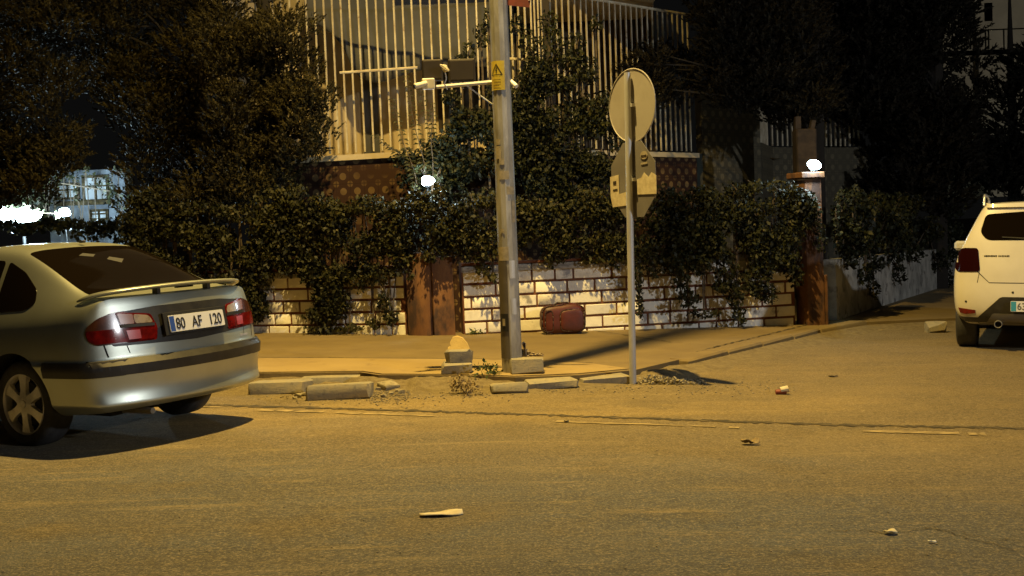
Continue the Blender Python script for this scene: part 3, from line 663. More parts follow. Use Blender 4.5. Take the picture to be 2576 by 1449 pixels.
# plastered side street wall
sw = empty('side_wall', (4.45, 16.35, 0), 'grey plastered low wall running up the side street', 'wall')
mb = MB(); zb = -.6
pts = [(0, 0), (4.55, 8.4), (7.75, 14.3)]
for i in range(2):
    (x0, y0), (x1, y1) = pts[i], pts[i+1]; d = Vector((x1-x0, y1-y0)).normalized(); nr = Vector((-d.y, d.x))*.2
    z0, z1 = [(.80, .62), (.62, .5)][i]
    V = [(x0, y0, zb), (x1, y1, zb), (x1, y1, z1), (x0, y0, z0), (x0+nr.x, y0+nr.y, zb), (x1+nr.x, y1+nr.y, zb), (x1+nr.x, y1+nr.y, z1), (x0+nr.x, y0+nr.y, z0)]
    mb.add(V, [(0, 1, 2, 3), (5, 4, 7, 6), (3, 2, 6, 7), (0, 3, 7, 4), (1, 5, 6, 2)])
mb.build('wall_panel', M['side_plaster'], sw)

# pillars
pl = empty('wall_pillar', (-1.0, 14.78, 0), 'rust painted double pillar with peeling dark top in the middle of the wall', 'pillar')
mb = MB(); mb.box((-.12, .12, .56), (.30, .30, 1.16), Matrix.Rotation(R(-19), 3, 'Z'), bev=.012, jit=.004); auto_smooth(mb.build('left_post', M['rust'], pl))
mb = MB(); mb.box((.125, .135, .53), (.27, .30, 1.10), Matrix.Rotation(R(6), 3, 'Z'), bev=.012, jit=.004); auto_smooth(mb.build('right_post', M['rust'], pl))
cp = empty('corner_pillar', (3.93, 15.72, -.1), 'tall rust brown corner pillar with a cap carrying the white globe lamp', 'pillar')
mb = MB(); mb.box((0, 0, .98), (.27, .27, 2.0), Matrix.Rotation(R(20), 3, 'Z'), bev=.012, jit=.004); auto_smooth(mb.build('shaft', M['rust'], cp))
mb = MB(); mb.box((-.02, 0, 2.04), (.36, .36, .08), Matrix.Rotation(R(20), 3, 'Z'), bev=.012); auto_smooth(mb.build('cap', M['rust'], cp))
mb = MB(); mb.box((.17, .03, .35), (.05, .2, .75), Matrix.Rotation(R(20), 3, 'Z'), bev=.01, jit=.01); auto_smooth(mb.build('side_rib', M['rust'], cp))

# garden globe lamps
def globe_lamp(p, foot, label, energy, r=.065, glow=None):
    root = empty('garden_lamp', foot, label, 'lamp', 'white garden lamps along the wall')
    q = Vector(p)-Vector(foot)
    mb = MB(); mb.path([(0, 0, 0), (q.x*.2, q.y, q.z*.6), (q.x, q.y, q.z-r)], .012, 8); mb.build('post', M['black'], root)
    mb = MB(); pr = [(r*math.sin(-math.pi/2+math.pi*k/10), r*math.cos(-math.pi/2+math.pi*k/10)+1e-4) for k in range(11)]
    mb.lathe(pr, q, (0, 0, 1), 16); mb.v = [(q.x+(v[0]-q.x)*1.18+.012*math.sin(v[2]*40), v[1], q.z+(v[2]-q.z)*.92) for v in mb.v]; mb.build('globe', M['globe'], root, True)
    mb = MB(); mb.lathe([(-r*1.1, r*.5), (-r*.9, r*.6), (-r*.8, r*.5)], q, (0, 0, 1), 12); mb.build('collar', M['black'], root)
    l = light('globe_light', 'POINT', tuple(q+Vector((0, -r-.03, 0.02))), energy, (.70, .92, 1.0), .05, parent=root)
p1 = PT(2048, 415, 15.6); globe_lamp(p1, (p1.x+.02, 15.68, 2.0), 'round white garden lamp on top of the corner pillar', 38, .074)
p2 = PT(1075, 455, 15.15); globe_lamp(p2, (p2.x, p2.y+.1, .9), 'round white garden lamp glowing among the ivy left of the steel pole', 30, .070)

# ------------------------------------------------------------------ house with barred terrace
hs = empty('terrace_house', (0, 17.0, 0), 'cream house with patterned tile base and white barred terrace', 'house')
H0 = Vector((0, 17.0, 0))
TP = [(-3.6, 17.05), (-0.5, 16.12), (0.05, 16.25), (0.42, 16.6), (0.66, 17.15), (3.1, 19.6)]
def wall_strip(path, z0, z1, off=0, thick=.15, uvs=True):
    mb = MB(); s = 0; uv = []
    for i in range(len(path)-1):
        a, b_ = Vector(path[i]), Vector(path[i+1]); d = (b_-a).normalized(); nr = Vector((d.y, -d.x)); L = (b_-a).length
        A = a+nr*off; B = b_+nr*off; A2 = a+nr*(off-thick); B2 = b_+nr*(off-thick)
        V = [(A.x, A.y-17, z0), (B.x, B.y-17, z0), (B.x, B.y-17, z1), (A.x, A.y-17, z1), (A2.x, A2.y-17, z0), (B2.x, B2.y-17, z0), (B2.x, B2.y-17, z1), (A2.x, A2.y-17, z1)]
        mb.add(V, [(0, 1, 2, 3), (3, 2, 6, 7), (5, 4, 7, 6), (0, 4, 5, 1)]); 
        q = [(s, z0), (s+L, z0), (s+L, z1), (s, z1)]; uv += q*4; s += L
    return mb, uv
def uvbuild(mb, uv, name, material, parent):
    me = bpy.data.meshes.new(name); me.from_pydata(mb.v, [], mb.f); ul = me.uv_layers.new(name='UVMap'); ul.data.foreach_set('uv', [c for q in uv for c in q]); me.update()
    return link(name, me, material, parent)
mb, uv = wall_strip(TP, -.2, 2.42); uvbuild(mb, uv, 'tiled_base', M['tiles'], hs)
mb, uv = wall_strip(TP, 2.424, 2.50, .06, .30); mb.build('terrace_edge', M['housewall'], hs)
# terrace floor
mb = MB(); mb.add([(x, y-17, 2.50) for x, y in TP]+[(5.2, 5.5, 2.5), (-3.6, 5.5, 2.5)], [tuple(range(8))]); mb.build('terrace_floor', M['housewall'], hs)
# bars
nbar = 0
def bars(path, z0, z1, step, r, parent, skip=None, top=True, mid=None):
    global nbar
    s_tot = 0; carry = 0
    for i in range(len(path)-1):
        a, b_ = Vector(path[i]), Vector(path[i+1]); L = (b_-a).length; d = (b_-a).normalized(); s = carry
        while s < L:
            p = a+d*s+Vector((-d.y, d.x))*.02
            mb = MB(); lean = random.uniform(-.015, .015)
            mb.box((p.x, p.y-17, (z0+z1)/2), (r*2, r*2, z1-z0), Matrix.Rotation(math.atan2(d.y, d.x), 3, 'Z') @ Matrix.Rotation(lean*.45, 3, 'Y'))
            mb.build('bar', M['barwhite'], parent); nbar += 1
            s += step
        carry = s-L
    if top:
        mb = MB()
        for i in range(len(path)-1):
            a, b_ = path[i], path[i+1]; mb.tube((a[0], a[1]-17+.02, z1), (b_[0], b_[1]-17+.02, z1), .022, n=6)
        mb.build('top_rail', M['barwhite'], parent)
fn = empty('terrace_bars', H0, 'tall white vertical bars fencing the terrace of the tiled house', 'fence')
bars(TP, 2.53, 4.74, .131, .0098, fn)
mb = MB()
for (x0, y0, x1, y1) in [(855, 183, 1050, 170), (1282, 148, 1330, 150)]:
    a = PT(x0, y0, 16.25); b_ = PT(x1, y1, 16.1); mb = MB(); mb.tube(a-H0, b_-H0, .018, n=6); mb.build('mid_rail', M['barwhite'], fn)
mb = MB()

mb = MB(); a = PT(1410, 60, 17.05); mb.box((.62, .02, 3.63), (.10, .06, 2.2)); mb.build('corner_post', M['darkbox'], fn)
# body of the house behind the terrace
mb = MB()
def hbox(x0, x1, y0, y1, z0, z1, b=mb): b.box(((x0+x1)/2, (y0+y1)/2-17, (z0+z1)/2), (x1-x0, y1-y0, z1-z0))
hbox(-4.6, .25, 18.3, 24, 2.5, 9.5)
mb.build('wall', M['housewall'], hs)
mb = MB(); hbox(.25, 2.6, 20.6, 24, 2.5, 9.5, mb); hbox(.10, .25, 18.3, 20.6, 2.5, 9.5, mb); mb.build('rear_wall', M['brownwall'], hs)
mb = MB(); hbox(-1.5, 2.4, 17.2, 20.5, 4.86, 5.06, mb); mb.build('upper_balcony', M['housewall'], hs)
for (x0, x1, z0, z1) in [(-.95, .12, 3.0, 4.7)]:
    f_ = MB(); f_.box(((x0+x1)/2, 1.28, (z0+z1)/2), (x1-x0+.14, .06, z1-z0+.14)); fo = f_.build('window', M['darkbox'], hs)
    f_ = MB(); f_.box(((x0+x1)/2, 1.235, (z0+z1)/2), (x1-x0, .02, z1-z0)); f_.build('pane', M['house_dark'], fo)
f_ = MB(); f_.box((-2.05, 1.28, 3.15), (.24, .05, 1.25)); f_.build('shutter', M['tarp'], hs)
# slack tarpaulin hanging behind the bars
mb = MB(); nU, nV = 40, 12
TE = [(765, 55), (800, 62), (835, 85), (865, 120), (885, 170), (905, 196), (940, 208), (975, 204), (1010, 190), (1060, 176), (1120, 172), (1180, 168), (1245, 168)]
def te(x):
    for (a, ya), (b_, yb) in zip(TE, TE[1:]):
        if x <= b_: return ya+(yb-ya)*(x-a)/(b_-a)
    return TE[-1][1]
for i in range(nU+1):
    u = i/nU; vx = 765+u*478; low = te(vx)
    for j in range(nV+1):
        v = j/nV; q = PT(vx, -60+(low+60)*v, 17.45+.02*math.sin(u*31)*v+.04*math.sin(v*5)); mb.v.append(q)
for i in range(nU):
    for j in range(nV): a = i*(nV+1)+j; mb.f.append((a, a+nV+1, a+nV+2, a+1)); mb.m.append(0)
tp = mb.build('hanging_tarp', M['tarp'], None, True); sol = tp.modifiers.new('s', 'SOLIDIFY'); sol.thickness = .01
tag(tp, 'grey tarpaulin hanging slack behind the white terrace bars', 'tarpaulin')

# right hand annex with short bars
ax = empty('tiled_annex', (5.2, 22, 0), 'lower tiled annex with short white bars right of the terrace', 'house')
AP = [(3.15, 19.9), (4.35, 21.0), (4.9, 22.6), (7.2, 24.0)]
mb = MB(); uv = []; s = 0
for i in range(3):
    a, b_ = AP[i], AP[i+1]; L = math.dist(a, b_); z1 = [3.6, 2.72, 2.72][i]
    mb.add([(a[0]-5.2, a[1]-22, -.5), (b_[0]-5.2, b_[1]-22, -.5), (b_[0]-5.2, b_[1]-22, z1), (a[0]-5.2, a[1]-22, z1)], [(0, 1, 2, 3)]); uv += [(s, 0), (s+L, 0), (s+L, z1+.5), (s, z1+.5)]; s += L
M['tiles2'] = add_dirt_tiles('faded_tiles', (0.09, 0.08, 0.055), (0.16, 0.135, 0.085), (0.20, 0.17, 0.105))
o = uvbuild(mb, uv, 'tiled_wall', M['tiles2'], ax); sd = o.modifiers.new('s', 'SOLIDIFY'); sd.thickness = .12; sd.offset = 1
afn = empty('annex_bars', H0, 'short white bars on top of the tiled annex wall', 'fence')
bars([(4.3, 21.0), (4.9, 22.5)], 2.76, 4.0, .115, .014, afn); bars([(4.95, 22.7), (7.1, 24.0)], 2.76, 3.35, .13, .014, afn)
mb = MB(); mb.box((0, 0, 1.45), (.30, .30, 2.9), bev=.02); mb.box((-.10, 0, 2.98), (.08, .14, .22)); mb.box((.12, 0, 2.95), (.06, .14, .16), Matrix.Rotation(R(15), 3, 'Y'))
cs = mb.build('broken_post', mat('brown_post', (0.055, 0.036, 0.022), .9, col2=(0.03, 0.02, 0.014), scale=8)); cs.location = (4.45, 17.9, -.2)
tag(cs, 'brown broken masonry post standing behind the corner lamp', 'post')

# left bright facade and flood lamp
bf = empty('lit_building', (-8.3, 24.5, 0), 'building at far left lit blue white by the flood lamp', 'building')
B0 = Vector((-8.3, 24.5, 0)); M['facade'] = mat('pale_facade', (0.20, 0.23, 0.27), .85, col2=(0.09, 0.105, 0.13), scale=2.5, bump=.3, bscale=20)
mb = MB(); a = PT(125, 560, 24.5)-B0; b_ = PT(320, 560, 24.5)-B0
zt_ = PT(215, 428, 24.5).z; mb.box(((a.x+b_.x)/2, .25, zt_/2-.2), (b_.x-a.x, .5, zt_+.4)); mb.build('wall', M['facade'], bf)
for (x0, x1, y0, y1) in [(138, 188, 462, 500), (205, 262, 442, 505), (222, 262, 528, 552)]:
    p0 = PT(x0, y1, 24.3)-B0; p1_ = PT(x1, y0, 24.3)-B0; f_ = MB()
    w_, h_ = p1_.x-p0.x, p1_.z-p0.z; cx_, cz_ = (p0.x+p1_.x)/2, (p0.z+p1_.z)/2
    for (dx, dz, sx, sz) in [(0, h_/2, w_+.06, .05), (0, -h_/2, w_+.06, .05), (-w_/2, 0, .05, h_), (w_/2, 0, .05, h_), (0, 0, .035, h_), (0, h_*.1, w_, .03)]:
        f_.box((cx_+dx, -.03, cz_+dz), (sx, .06, sz))
    fo = f_.build('window', M['tarmac_dark'], bf)
    f_ = MB(); f_.box((cx_, -.01, cz_), (w_, .012, h_)); f_.build('pane', mat('frosted_pane', (.5, .55, .6), .3), fo)
mb = MB(); q0 = PT(130, 513, 24.2)-B0; q1 = PT(272, 507, 24.2)-B0; mb.box(((q0.x+q1.x)/2, -.08, (q0.z+q1.z)/2), (q1.x-q0.x, .16, .09)); mb.build('ledge', M['tarmac_dark'], bf)
fl = PT(52, 540, 21.5)
fr = empty('flood_lamp', (fl.x, fl.y, 0), 'blinding blue white flood lamp at the far left above the car roof', 'lamp')
mb = MB(); mb.tube((0, .1, 0), (0, .1, fl.z-.2), .03, n=8); mb.build('post', M['black'], fr)
mb = MB(); mb.box((-.03, .08, fl.z), (.5, .08, .16), bev=.02); mb.build('housing', M['black'], fr)
mb = MB()  # lamp's irregular glare modelled as overlapping glowing ellipsoids, wider than the housing
for (dx_, dz_, ra, rz_) in [(-.22, .0, .20, .12), (.02, -.02, .19, .13), (.20, -.035, .15, .10), (-.36, .03, .13, .10), (-.10, -.09, .12, .07), (.30, -.02, .09, .06), (-.30, .10, .07, .06), (.10, .06, .09, .07)]:
    n0_ = len(mb.v); mb.lathe([(math.sin(-math.pi/2+math.pi*k/10), math.cos(-math.pi/2+math.pi*k/10)+1e-4) for k in range(11)], (0, 0, 0), (0, 0, 1), 20)
    for i_ in range(n0_, len(mb.v)):
        v_ = mb.v[i_]; g_ = 1+.07*math.sin(v_[0]*7+v_[2]*9); mb.v[i_] = (dx_+v_[0]*ra*g_, v_[1]*.06-.03, fl.z+dz_+v_[2]*rz_*g_)
mb.build('lamp_glare', M['flood'], fr)
light('flood_light', 'POINT', (0.35, -.25, fl.z+.02), 1000, (.62, .86, 1.0), .15, parent=fr)
bl_ = [(x, 568+6*math.sin(x), 30, 16) for x in range(-40, 330, 26)]+[(120, 560, 26, 16), (150, 572, 30, 18), (200, 562, 22, 14), (255, 575, 40, 22), (300, 560, 30, 26), (320, 590, 40, 30), (60, 582, 40, 12), (230, 590, 50, 20)]
creeper('hedge', 'low dark hedge seen above the silver car roof', 'hedge', [(-14, 19), (-3, 19)], bl_, .0, .09, M['vine'], 1.0)
bl_ = [(20, 520, 22, 10), (70, 528, 14, 12), (95, 545, 12, 16), (8, 556, 16, 8), (45, 562, 22, 6), (110, 520, 16, 26), (118, 550, 14, 20)]+[(x, 490+10*math.sin(x*.2), 36, 24) for x in range(-30, 125, 26)]+[(x, 455, 40, 30) for x in range(-30, 130, 30)]+[(270, 480, 26, 40), (300, 500, 30, 36)]
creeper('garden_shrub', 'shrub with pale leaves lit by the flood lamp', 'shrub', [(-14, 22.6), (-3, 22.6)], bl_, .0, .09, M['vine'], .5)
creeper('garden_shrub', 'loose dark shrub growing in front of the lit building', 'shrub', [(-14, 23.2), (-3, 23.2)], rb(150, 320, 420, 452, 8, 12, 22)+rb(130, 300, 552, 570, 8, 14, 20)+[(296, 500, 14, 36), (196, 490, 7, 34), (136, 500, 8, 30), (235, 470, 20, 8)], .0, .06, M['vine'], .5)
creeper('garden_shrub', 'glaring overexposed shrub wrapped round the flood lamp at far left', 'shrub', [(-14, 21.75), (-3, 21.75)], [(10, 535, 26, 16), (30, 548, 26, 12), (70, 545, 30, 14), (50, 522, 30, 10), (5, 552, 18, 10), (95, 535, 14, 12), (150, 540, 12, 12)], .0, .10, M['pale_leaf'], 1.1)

p3 = PT(163, 534, 21.3); globe_lamp(p3, (p3.x+.05, p3.y+.1, 0), 'small white garden lamp in front of the lit building at left', 25, .085)
# distant building top right, dim
db = empty('far_building', (14, 34, 0), 'dim building with a balcony at the top right corner', 'building'); D0 = Vector((14, 34, 0))
def dbx(x0, y0, x1, y1, Y, th, nm, mt_, inset=0):
    a = PT(x0, y1, Y)-D0; b_ = PT(x1, y0, Y)-D0; q = MB(); q.box(((a.x+b_.x)/2, th/2, (a.z+b_.z)/2), (b_.x-a.x, th, b_.z-a.z)); return q.build(nm, mt_, db)
dbx(2380, -80, 2720, 500, 34, .6, 'wall', M['housewall'])
dbx(2395, 112, 2640, 135, 33.4, .9, 'balcony_slab', M['housewall'])
dbx(2395, 60, 2640, 66, 33.2, .08, 'balcony_rail', M['black'])
for xx in (2420, 2457, 2466, 2505, 2513, 2552): dbx(xx, 62, xx+3, 114, 33.25, .05, 'balcony_post', M['barwhite'])
dbx(2480, 5, 2500, 52, 33.9, .08, 'window', M['glass'])
sl = empty('porch_lamp', PT(2358, 103, 27.5), 'tiny white lamp shining through the dark trees at upper right', 'lamp')
mb = MB(); mb.lathe([(-.05, .001), (-.035, .035), (0, .05), (.035, .035), (.05, .001)], (0, 0, 0), (0, 0, 1), 10); mb.build('bulb', M['porch'], sl); mb = MB(); mb.tube((0, .02, .04), (0, .3, .3), .012); mb.build('bracket', M['black'], sl)
exec_after = []

# ------------------------------------------------------------------ steel pole
PB = GP(1289, 936, .09); PB = Vector((PB.x, PB.y, zg(PB.x)+.09))
lean = R(-0.15)
up_ = empty('steel_pole', PB, 'tall tapered steel utility pole with a yellow danger sticker and torn paper remains', 'pole')
HP = 10.0; r0, r1 = .094, .060
PTOP = PT(1253, 0, PB.y); tl = (PTOP-PB); ux = tl.x/tl.z
def pole_c(z): return Vector((ux*z, 0, z))
def pole_r(z): return r0+(r1-r0)*z/HP+0.0
mb = MB(); mb.tube((0, 0, -.1), pole_c(HP), r0, r1, 12, phase=.26); mb.build('shaft', M['steel'], up_)
arm_end = Vector(LAMP)-PB
mb = MB(); c0 = pole_c(HP-.3); mb.path([c0, c0+Vector((-.15, -.35, .25)), arm_end+Vector((.02, .15, .12))], .035, 8); mb.build('lamp_arm', M['steel'], up_)
mb = MB(); mb.box(arm_end+Vector((0, 0, .14)), (.25, .6, .12), bev=.03); mb.build('lamp_head', M['skid'], up_)
def on_pole(z, ang, z1, a1, lift=.003, nu=6, mt_=None, nm='sticker'):     # curved patch hugging the pole, angles from -Y towards +X
    q = MB(); nv = 4
    for i in range(nu+1):
        for j in range(nv+1):
            a = R(ang+(a1-ang)*i/nu); zz = z+(z1-z)*j/nv; r = pole_r(zz)*1.0+lift; c = pole_c(zz); q.v.append((c.x+r*math.sin(a), c.y-r*math.cos(a), zz))
    for i in range(nu):
        for j in range(nv): a = i*(nv+1)+j; q.f.append((a, a+nv+1, a+nv+2, a+1)); q.m.append(0)
    o = q.build(nm, mt_, up_, True); return o
def polez(vy): return PT(1275, vy, PB.y).z-PB.z
st = on_pole(polez(228), -75, polez(155), 22, .004, 8, M['yellow'], 'danger_sticker')
def flat_on(o_parent, polys, z_c, ang_c, material, nm, lift=.006, root=up_):
    q = MB(); 
    for poly in polys:
        V = []
        for (u, v) in poly:
            zz = z_c+v; r = pole_r(zz)+lift; c = pole_c(zz); a = R(ang_c)+u/r; V.append((c.x+r*math.sin(a), c.y-r*math.cos(a), zz))
        q.add(V, [tuple(range(len(V)))])
    o = q.build(nm, material, o_parent); 
    return o
tc_ = (polez(155)+polez(228))/2; hs_ = (polez(155)-polez(228))
def ringtri(cx, cz, R0, wd):
    out = []
    P = [(cx+R0*math.sin(a), cz+R0*math.cos(a)) for a in (0, 2*math.pi/3, 4*math.pi/3)]; Q = [(cx+(R0-wd)*math.sin(a), cz+(R0-wd)*math.cos(a)) for a in (0, 2*math.pi/3, 4*math.pi/3)]
    for i in range(3):
        j = (i+1) % 3
        for t in range(4):
            l = lambda A, B, s: (A[0]+(B[0]-A[0])*s, A[1]+(B[1]-A[1])*s)
            out.append([l(P[i], P[j], t/4), l(P[i], P[j], (t+1)/4), l(Q[i], Q[j], (t+1)/4), l(Q[i], Q[j], t/4)])
    return out
cz_ = hs_*.16; bolt = [[(.004, cz_+.035), (-.012, cz_), (.002, cz_), (.008, cz_+.02)], [(.012, cz_+.006), (-.006, cz_+.002), (-.004, cz_-.032), (.004, cz_-.006)]]
flat_on(up_, ringtri(0, cz_-.004, .070, .014)+bolt, tc_, -27, M['black'], 'warning_triangle')
tx = []
for r_, (a, b2) in enumerate([(-.038, .034), (-.03, .036), (-.038, .02), (-.036, .036)]):
    zz = -hs_*.16-r_*.026; u = a
    while u < b2:
        w_ = random.uniform(.004, .010); tx.append([(u, zz), (u+w_, zz), (u+w_, zz+.007), (u, zz+.007)]); u += w_+.003
flat_on(up_, tx, tc_, -27, M['darkbox'], 'warning_text')
for (y0, y1, a0, a1, mt_) in [(620, 655, -60, 5, 'glue'), (368, 400, -50, -15, 'glue'), (430, 452, -35, 25, 'glue'), (470, 490, 10, 60, 'glue'), (505, 560, 35, 62, 'glue'), (575, 585, -40, -15, 'glue'), (750, 790, 8, 40, 'steel2'), (350, 365, -48, -20, 'glue'), (655, 700, 5, 40, 'steel2'), (400, 415, -30, 0, 'glue')]:
    on_pole(polez(y1), a0, polez(y0), a1, .0025, 4, M[mt_], 'paper_scrap')
on_pole(polez(832), -62, polez(788), -12, .006, 6, M['black'], 'black_sticker'); on_pole(polez(818), -45, polez(800), -28, .009, 3, M['glue'], 'sticker_mark')
on_pole(polez(900), -85, polez(640), -8, .0015, 6, mat('brown_pole_paint', (0.12, 0.10, 0.07), .7, col2=(0.09, 0.075, 0.055), scale=5), 'old_paint')
# cross arm with camera gear
cam_y = PB.y-.0
A0 = PT(1098, 219, cam_y); A1 = PT(1244, 206, cam_y)
mb = MB(); mb.tube(A0-PB, A1-PB, .018, n=8); mb.build('cross_arm', M['steel2'], up_)
mb = MB(); mb.tube(PT(1172, 214, cam_y)-PB, PT(1238, 262, cam_y)-PB+Vector((0, 0, 0)), .006, n=6); mb.build('arm_brace', M['steel2'], up_)
def cabinet(x0, x1, y0, y1, label):
    c = PT((x0+x1)/2, (y0+y1)/2, cam_y+.05); wv, hv = (x1-x0)*cam_y/F, (y1-y0)*cam_y/F
    root = empty('equipment_box', (c.x, c.y, c.z-hv/2), label, 'box', 'brown equipment boxes on the cross arm')
    mb = MB(); mb.box((0, 0, hv/2), (wv, .09, hv), bev=.008); mb.build('body', M['darkbox'], root)
    mb = MB(); mb.box((0, -.05, hv/2), (wv*.86, .012, hv*.86), bev=.003); mb.build('door', M['darkbox'], root)
    mb = MB(); mb.tube((0, .0, -.06), (0, 0, .01), .012); mb.build('bracket', M['steel2'], root)
cabinet(1062, 1114, 151, 203, 'flat brown equipment box at the left end of the cross arm')
cabinet(1128, 1196, 150, 206, 'flat brown equipment box nearer the pole on the cross arm')
c = PT(1078, 211, cam_y-.08); root = empty('junction_box', c, 'cream junction box with a bullet camera at the arm end', 'camera')
mb = MB(); mb.box((0, 0, 0), (.115, .06, .095), bev=.008); auto_smooth(mb.build('box', M['cream'], root))
mb = MB(); mb.lathe([(-.07, .001), (-.07, .024), (.05, .026), (.055, .020), (.05, .001)], (-.075, -.06, -.015), (-.8, -.5, -.25), 14); auto_smooth(mb.build('camera', M['cream'], root))
mb = MB(); mb.lathe([(0, .001), (0.002, .018)], (-.122, -.09, -.03), (-.8, -.5, -.25), 12); mb.build('lens', M['black'], root)
c = PT(1291, 210, cam_y-.02); root = empty('security_camera', c, 'small white bullet camera on the right side of the pole', 'camera')
mb = MB(); mb.lathe([(-.055, .001), (-.055, .020), (.05, .022), (.055, .016), (.055, .001)], (0, 0, 0), (.55, -.55, -.6), 14); auto_smooth(mb.build('body', M['whitep'], root))
mb = MB(); mb.tube((0, .02, .01), (-.06, .03, .03), .01); mb.build('bracket', M['whitep'], root)
c = PT(1119, 172, cam_y-.05); root = empty('cable_coil', c, 'small pale bundle of cable between the two brown boxes', 'cable')
mb = MB()
for kk in range(5):
    pts = [(.022*math.cos(t*.7+kk)*(1+.2*kk), -.01*kk, .03*math.sin(t*.7+kk*.5)) for t in range(10)]; mb.path(pts, .005, 5)
mb.build('cable', M['cream'], root)
mb = MB(); mb.path([(0, 0, -.03), (.01, 0, -.09), (-.01, 0, -.14), (.015, 0, -.19)], .006, 5); mb.build('tail', M['whitep'], root)
# street name sign at the top
a = PT(1270, 14, PB.y); b_ = PT(1331, 2, PB.y); root = empty('street_sign', a, 'red street sign plate on the pole, cut by the top of the picture', 'sign')
mb = MB(); z0 = PT(1300, 20, PB.y).z-a.z
mb.box((.115, 0, .07), (.24, .012, .16), Matrix.Rotation(R(8), 3, 'Y')); mb.build('plate', M['redsign'], root)
mb = MB(); mb.box((.225, -.008, .085), (.012, .005, .10), Matrix.Rotation(R(8), 3, 'Y')); mb.build('edge_strip', M['whitep'], root)

# ------------------------------------------------------------------ road sign seen from behind
SB = GP(1592, 966); SB.z = zg(SB.x)
sg = empty('road_sign', SB, 'back of a road sign, round disc above an octagon on a thin grey post', 'sign')
topz = PT(1578, 174, SB.y).z-SB.z; dx = PT(1578, 180, SB.y).x-SB.x
def sc_(z): return Vector((dx*z/topz, 0, z))
mb = MB(); mb.tube((0, 0, -.1), sc_(topz-.03), .031, .029, 14); auto_smooth(mb.build('post', M['steel2'], sg))
az = R(57); nv = Vector((math.sin(az), math.cos(az), 0)); tv = Vector((math.cos(az), -math.sin(az), 0))
def sign_c(vy): z = PT(1580, vy, SB.y).z-SB.z; return sc_(z)+nv*.045
def plate_poly(poly, c, th, nm, mt_, par=sg, n0=0.0):
    q = MB(); q.prism(poly, lambda u, v, w_: c+tv*u+Vector((0, 0, v))+nv*(n0+w_), th); return q.build(nm, mt_, par)
c1 = sign_c(265); Rr = .322
ob = plate_poly([(Rr*math.cos(2*math.pi*k/40), Rr*math.sin(2*math.pi*k/40)) for k in range(40)], c1, .004, 'round_plate', M['signback'])
mb = MB(); 
for k in range(40):
    a0, a1_ = 2*math.pi*k/40, 2*math.pi*(k+1)/40
    mb.tube(c1+tv*Rr*math.cos(a0)+Vector((0, 0, Rr*math.sin(a0))), c1+tv*Rr*math.cos(a1_)+Vector((0, 0, Rr*math.sin(a1_))), .006, n=5)
mb.build('rim', M['signback'], ob)
c2 = sign_c(452); Ro = .362; octp = [(Ro*.93*math.cos(R(22.5+45*k)), Ro*math.sin(R(22.5+45*k))) for k in range(8)]
oc = plate_poly(octp, c2, .004, 'octagon_plate', M['signback2'])
def decal(poly, nm, mt_, off=-.004): q = MB(); q.prism(poly, lambda u, v, w_: c2+tv*u+Vector((0, 0, v))+nv*(off-w_), .0015); return q.build(nm, mt_, oc)
# plate runs from far left (u<0) to near right (u>0)
decal([(-.325, .04), (-.20, .055), (-.20, -.12), (-.06, -.10), (-.06, -.225), (-.30, -.235), (-.325, -.14)], 'paper_sticker', M['paper'])
decal([(.06, -.135), (.32, -.14), (.325, .02), (.26, .05), (.22, .01), (.16, .055), (.12, .01), (.06, .00)], 'torn_sticker', M['paper'])
decal([(-.28, -.035), (-.235, -.03), (-.235, .0), (-.28, -.002)], 'ink_mark', M['darkbox'], -.0065)
decal([(-.285, -.09), (-.22, -.085), (-.22, -.07), (-.285, -.075)], 'ink_mark', M['darkbox'], -.0065)
import math as _m
ov = [(.165+.05*math.cos(t*math.pi/6), .205+.036*math.sin(t*math.pi/6)) for t in range(12)]
decal([(u, v) for u, v in ov], 'round_sticker', M['glue']); decal([(.125, .19), (.205, .195), (.20, .21), (.165, .205), (.13, .208)], 'ink_mark', M['darkbox'], -.0065)
decal([(.12, .125), (.21, .13), (.21, .145), (.12, .14)], 'ink_mark', M['glue'])
for zc in (c1, c2):
    mb = MB(); mb.box(zc-nv*.024, (.10, .035, .03), Matrix.Rotation(-az, 3, 'Z')); mb.build('clamp', M['steel2'], sg)

# ------------------------------------------------------------------ bag against the wall
bp_ = PT(1416, 833, 14.72); bz = zg(bp_.x)+.085
bgr = empty('travel_bag', (bp_.x, 14.75, bz), 'red brown soft travel bag leaning on the white block wall', 'bag', None, R(10))
W_, H_, D_ = .56, .37, .22
def soft(name, W, H, D, c, mt_, par, pw=2.6, seed=1, n=20):
    me = bpy.data.meshes.new(name); bm = bmesh.new(); bmesh.ops.create_uvsphere(bm, u_segments=32, v_segments=20, radius=1)
    rn_ = random.Random(seed)
    for v in bm.verts:
        x, y, z = v.co; f = lambda t: math.copysign(abs(t)**(1/pw*1.0), t)
        s_ = (abs(x)**pw+abs(y)**pw+abs(z)**pw)**(1/pw); x, y, z = x/s_, y/s_, z/s_
        k_ = 1+.02*math.sin(9*x+3*z)*math.cos(7*z)
        v.co = Vector((x*W/2*k_*(1-.05*max(0, z)), y*D/2, z*H/2*(1+.05*math.sin(3*x))))+Vector(c)
    bm.to_mesh(me); bm.free(); return link(name, me, mt_, par, True)
soft('body', W_, H_, D_, (0, 0, H_/2), M['bag'], bgr, 4.5)
soft('side_pocket', .30, .27, .05, (.10, -.105, .17), M['bag'], bgr, 4.5)
mb = MB()
def rr(cx, cz, w_, h_, y, n=28): return [(cx+w_/2*math.copysign(abs(math.cos(t))**.45, math.cos(t)), y, cz+h_/2*math.copysign(abs(math.sin(t))**.45, math.sin(t))) for t in [2*math.pi*k/n for k in range(n+1)]]
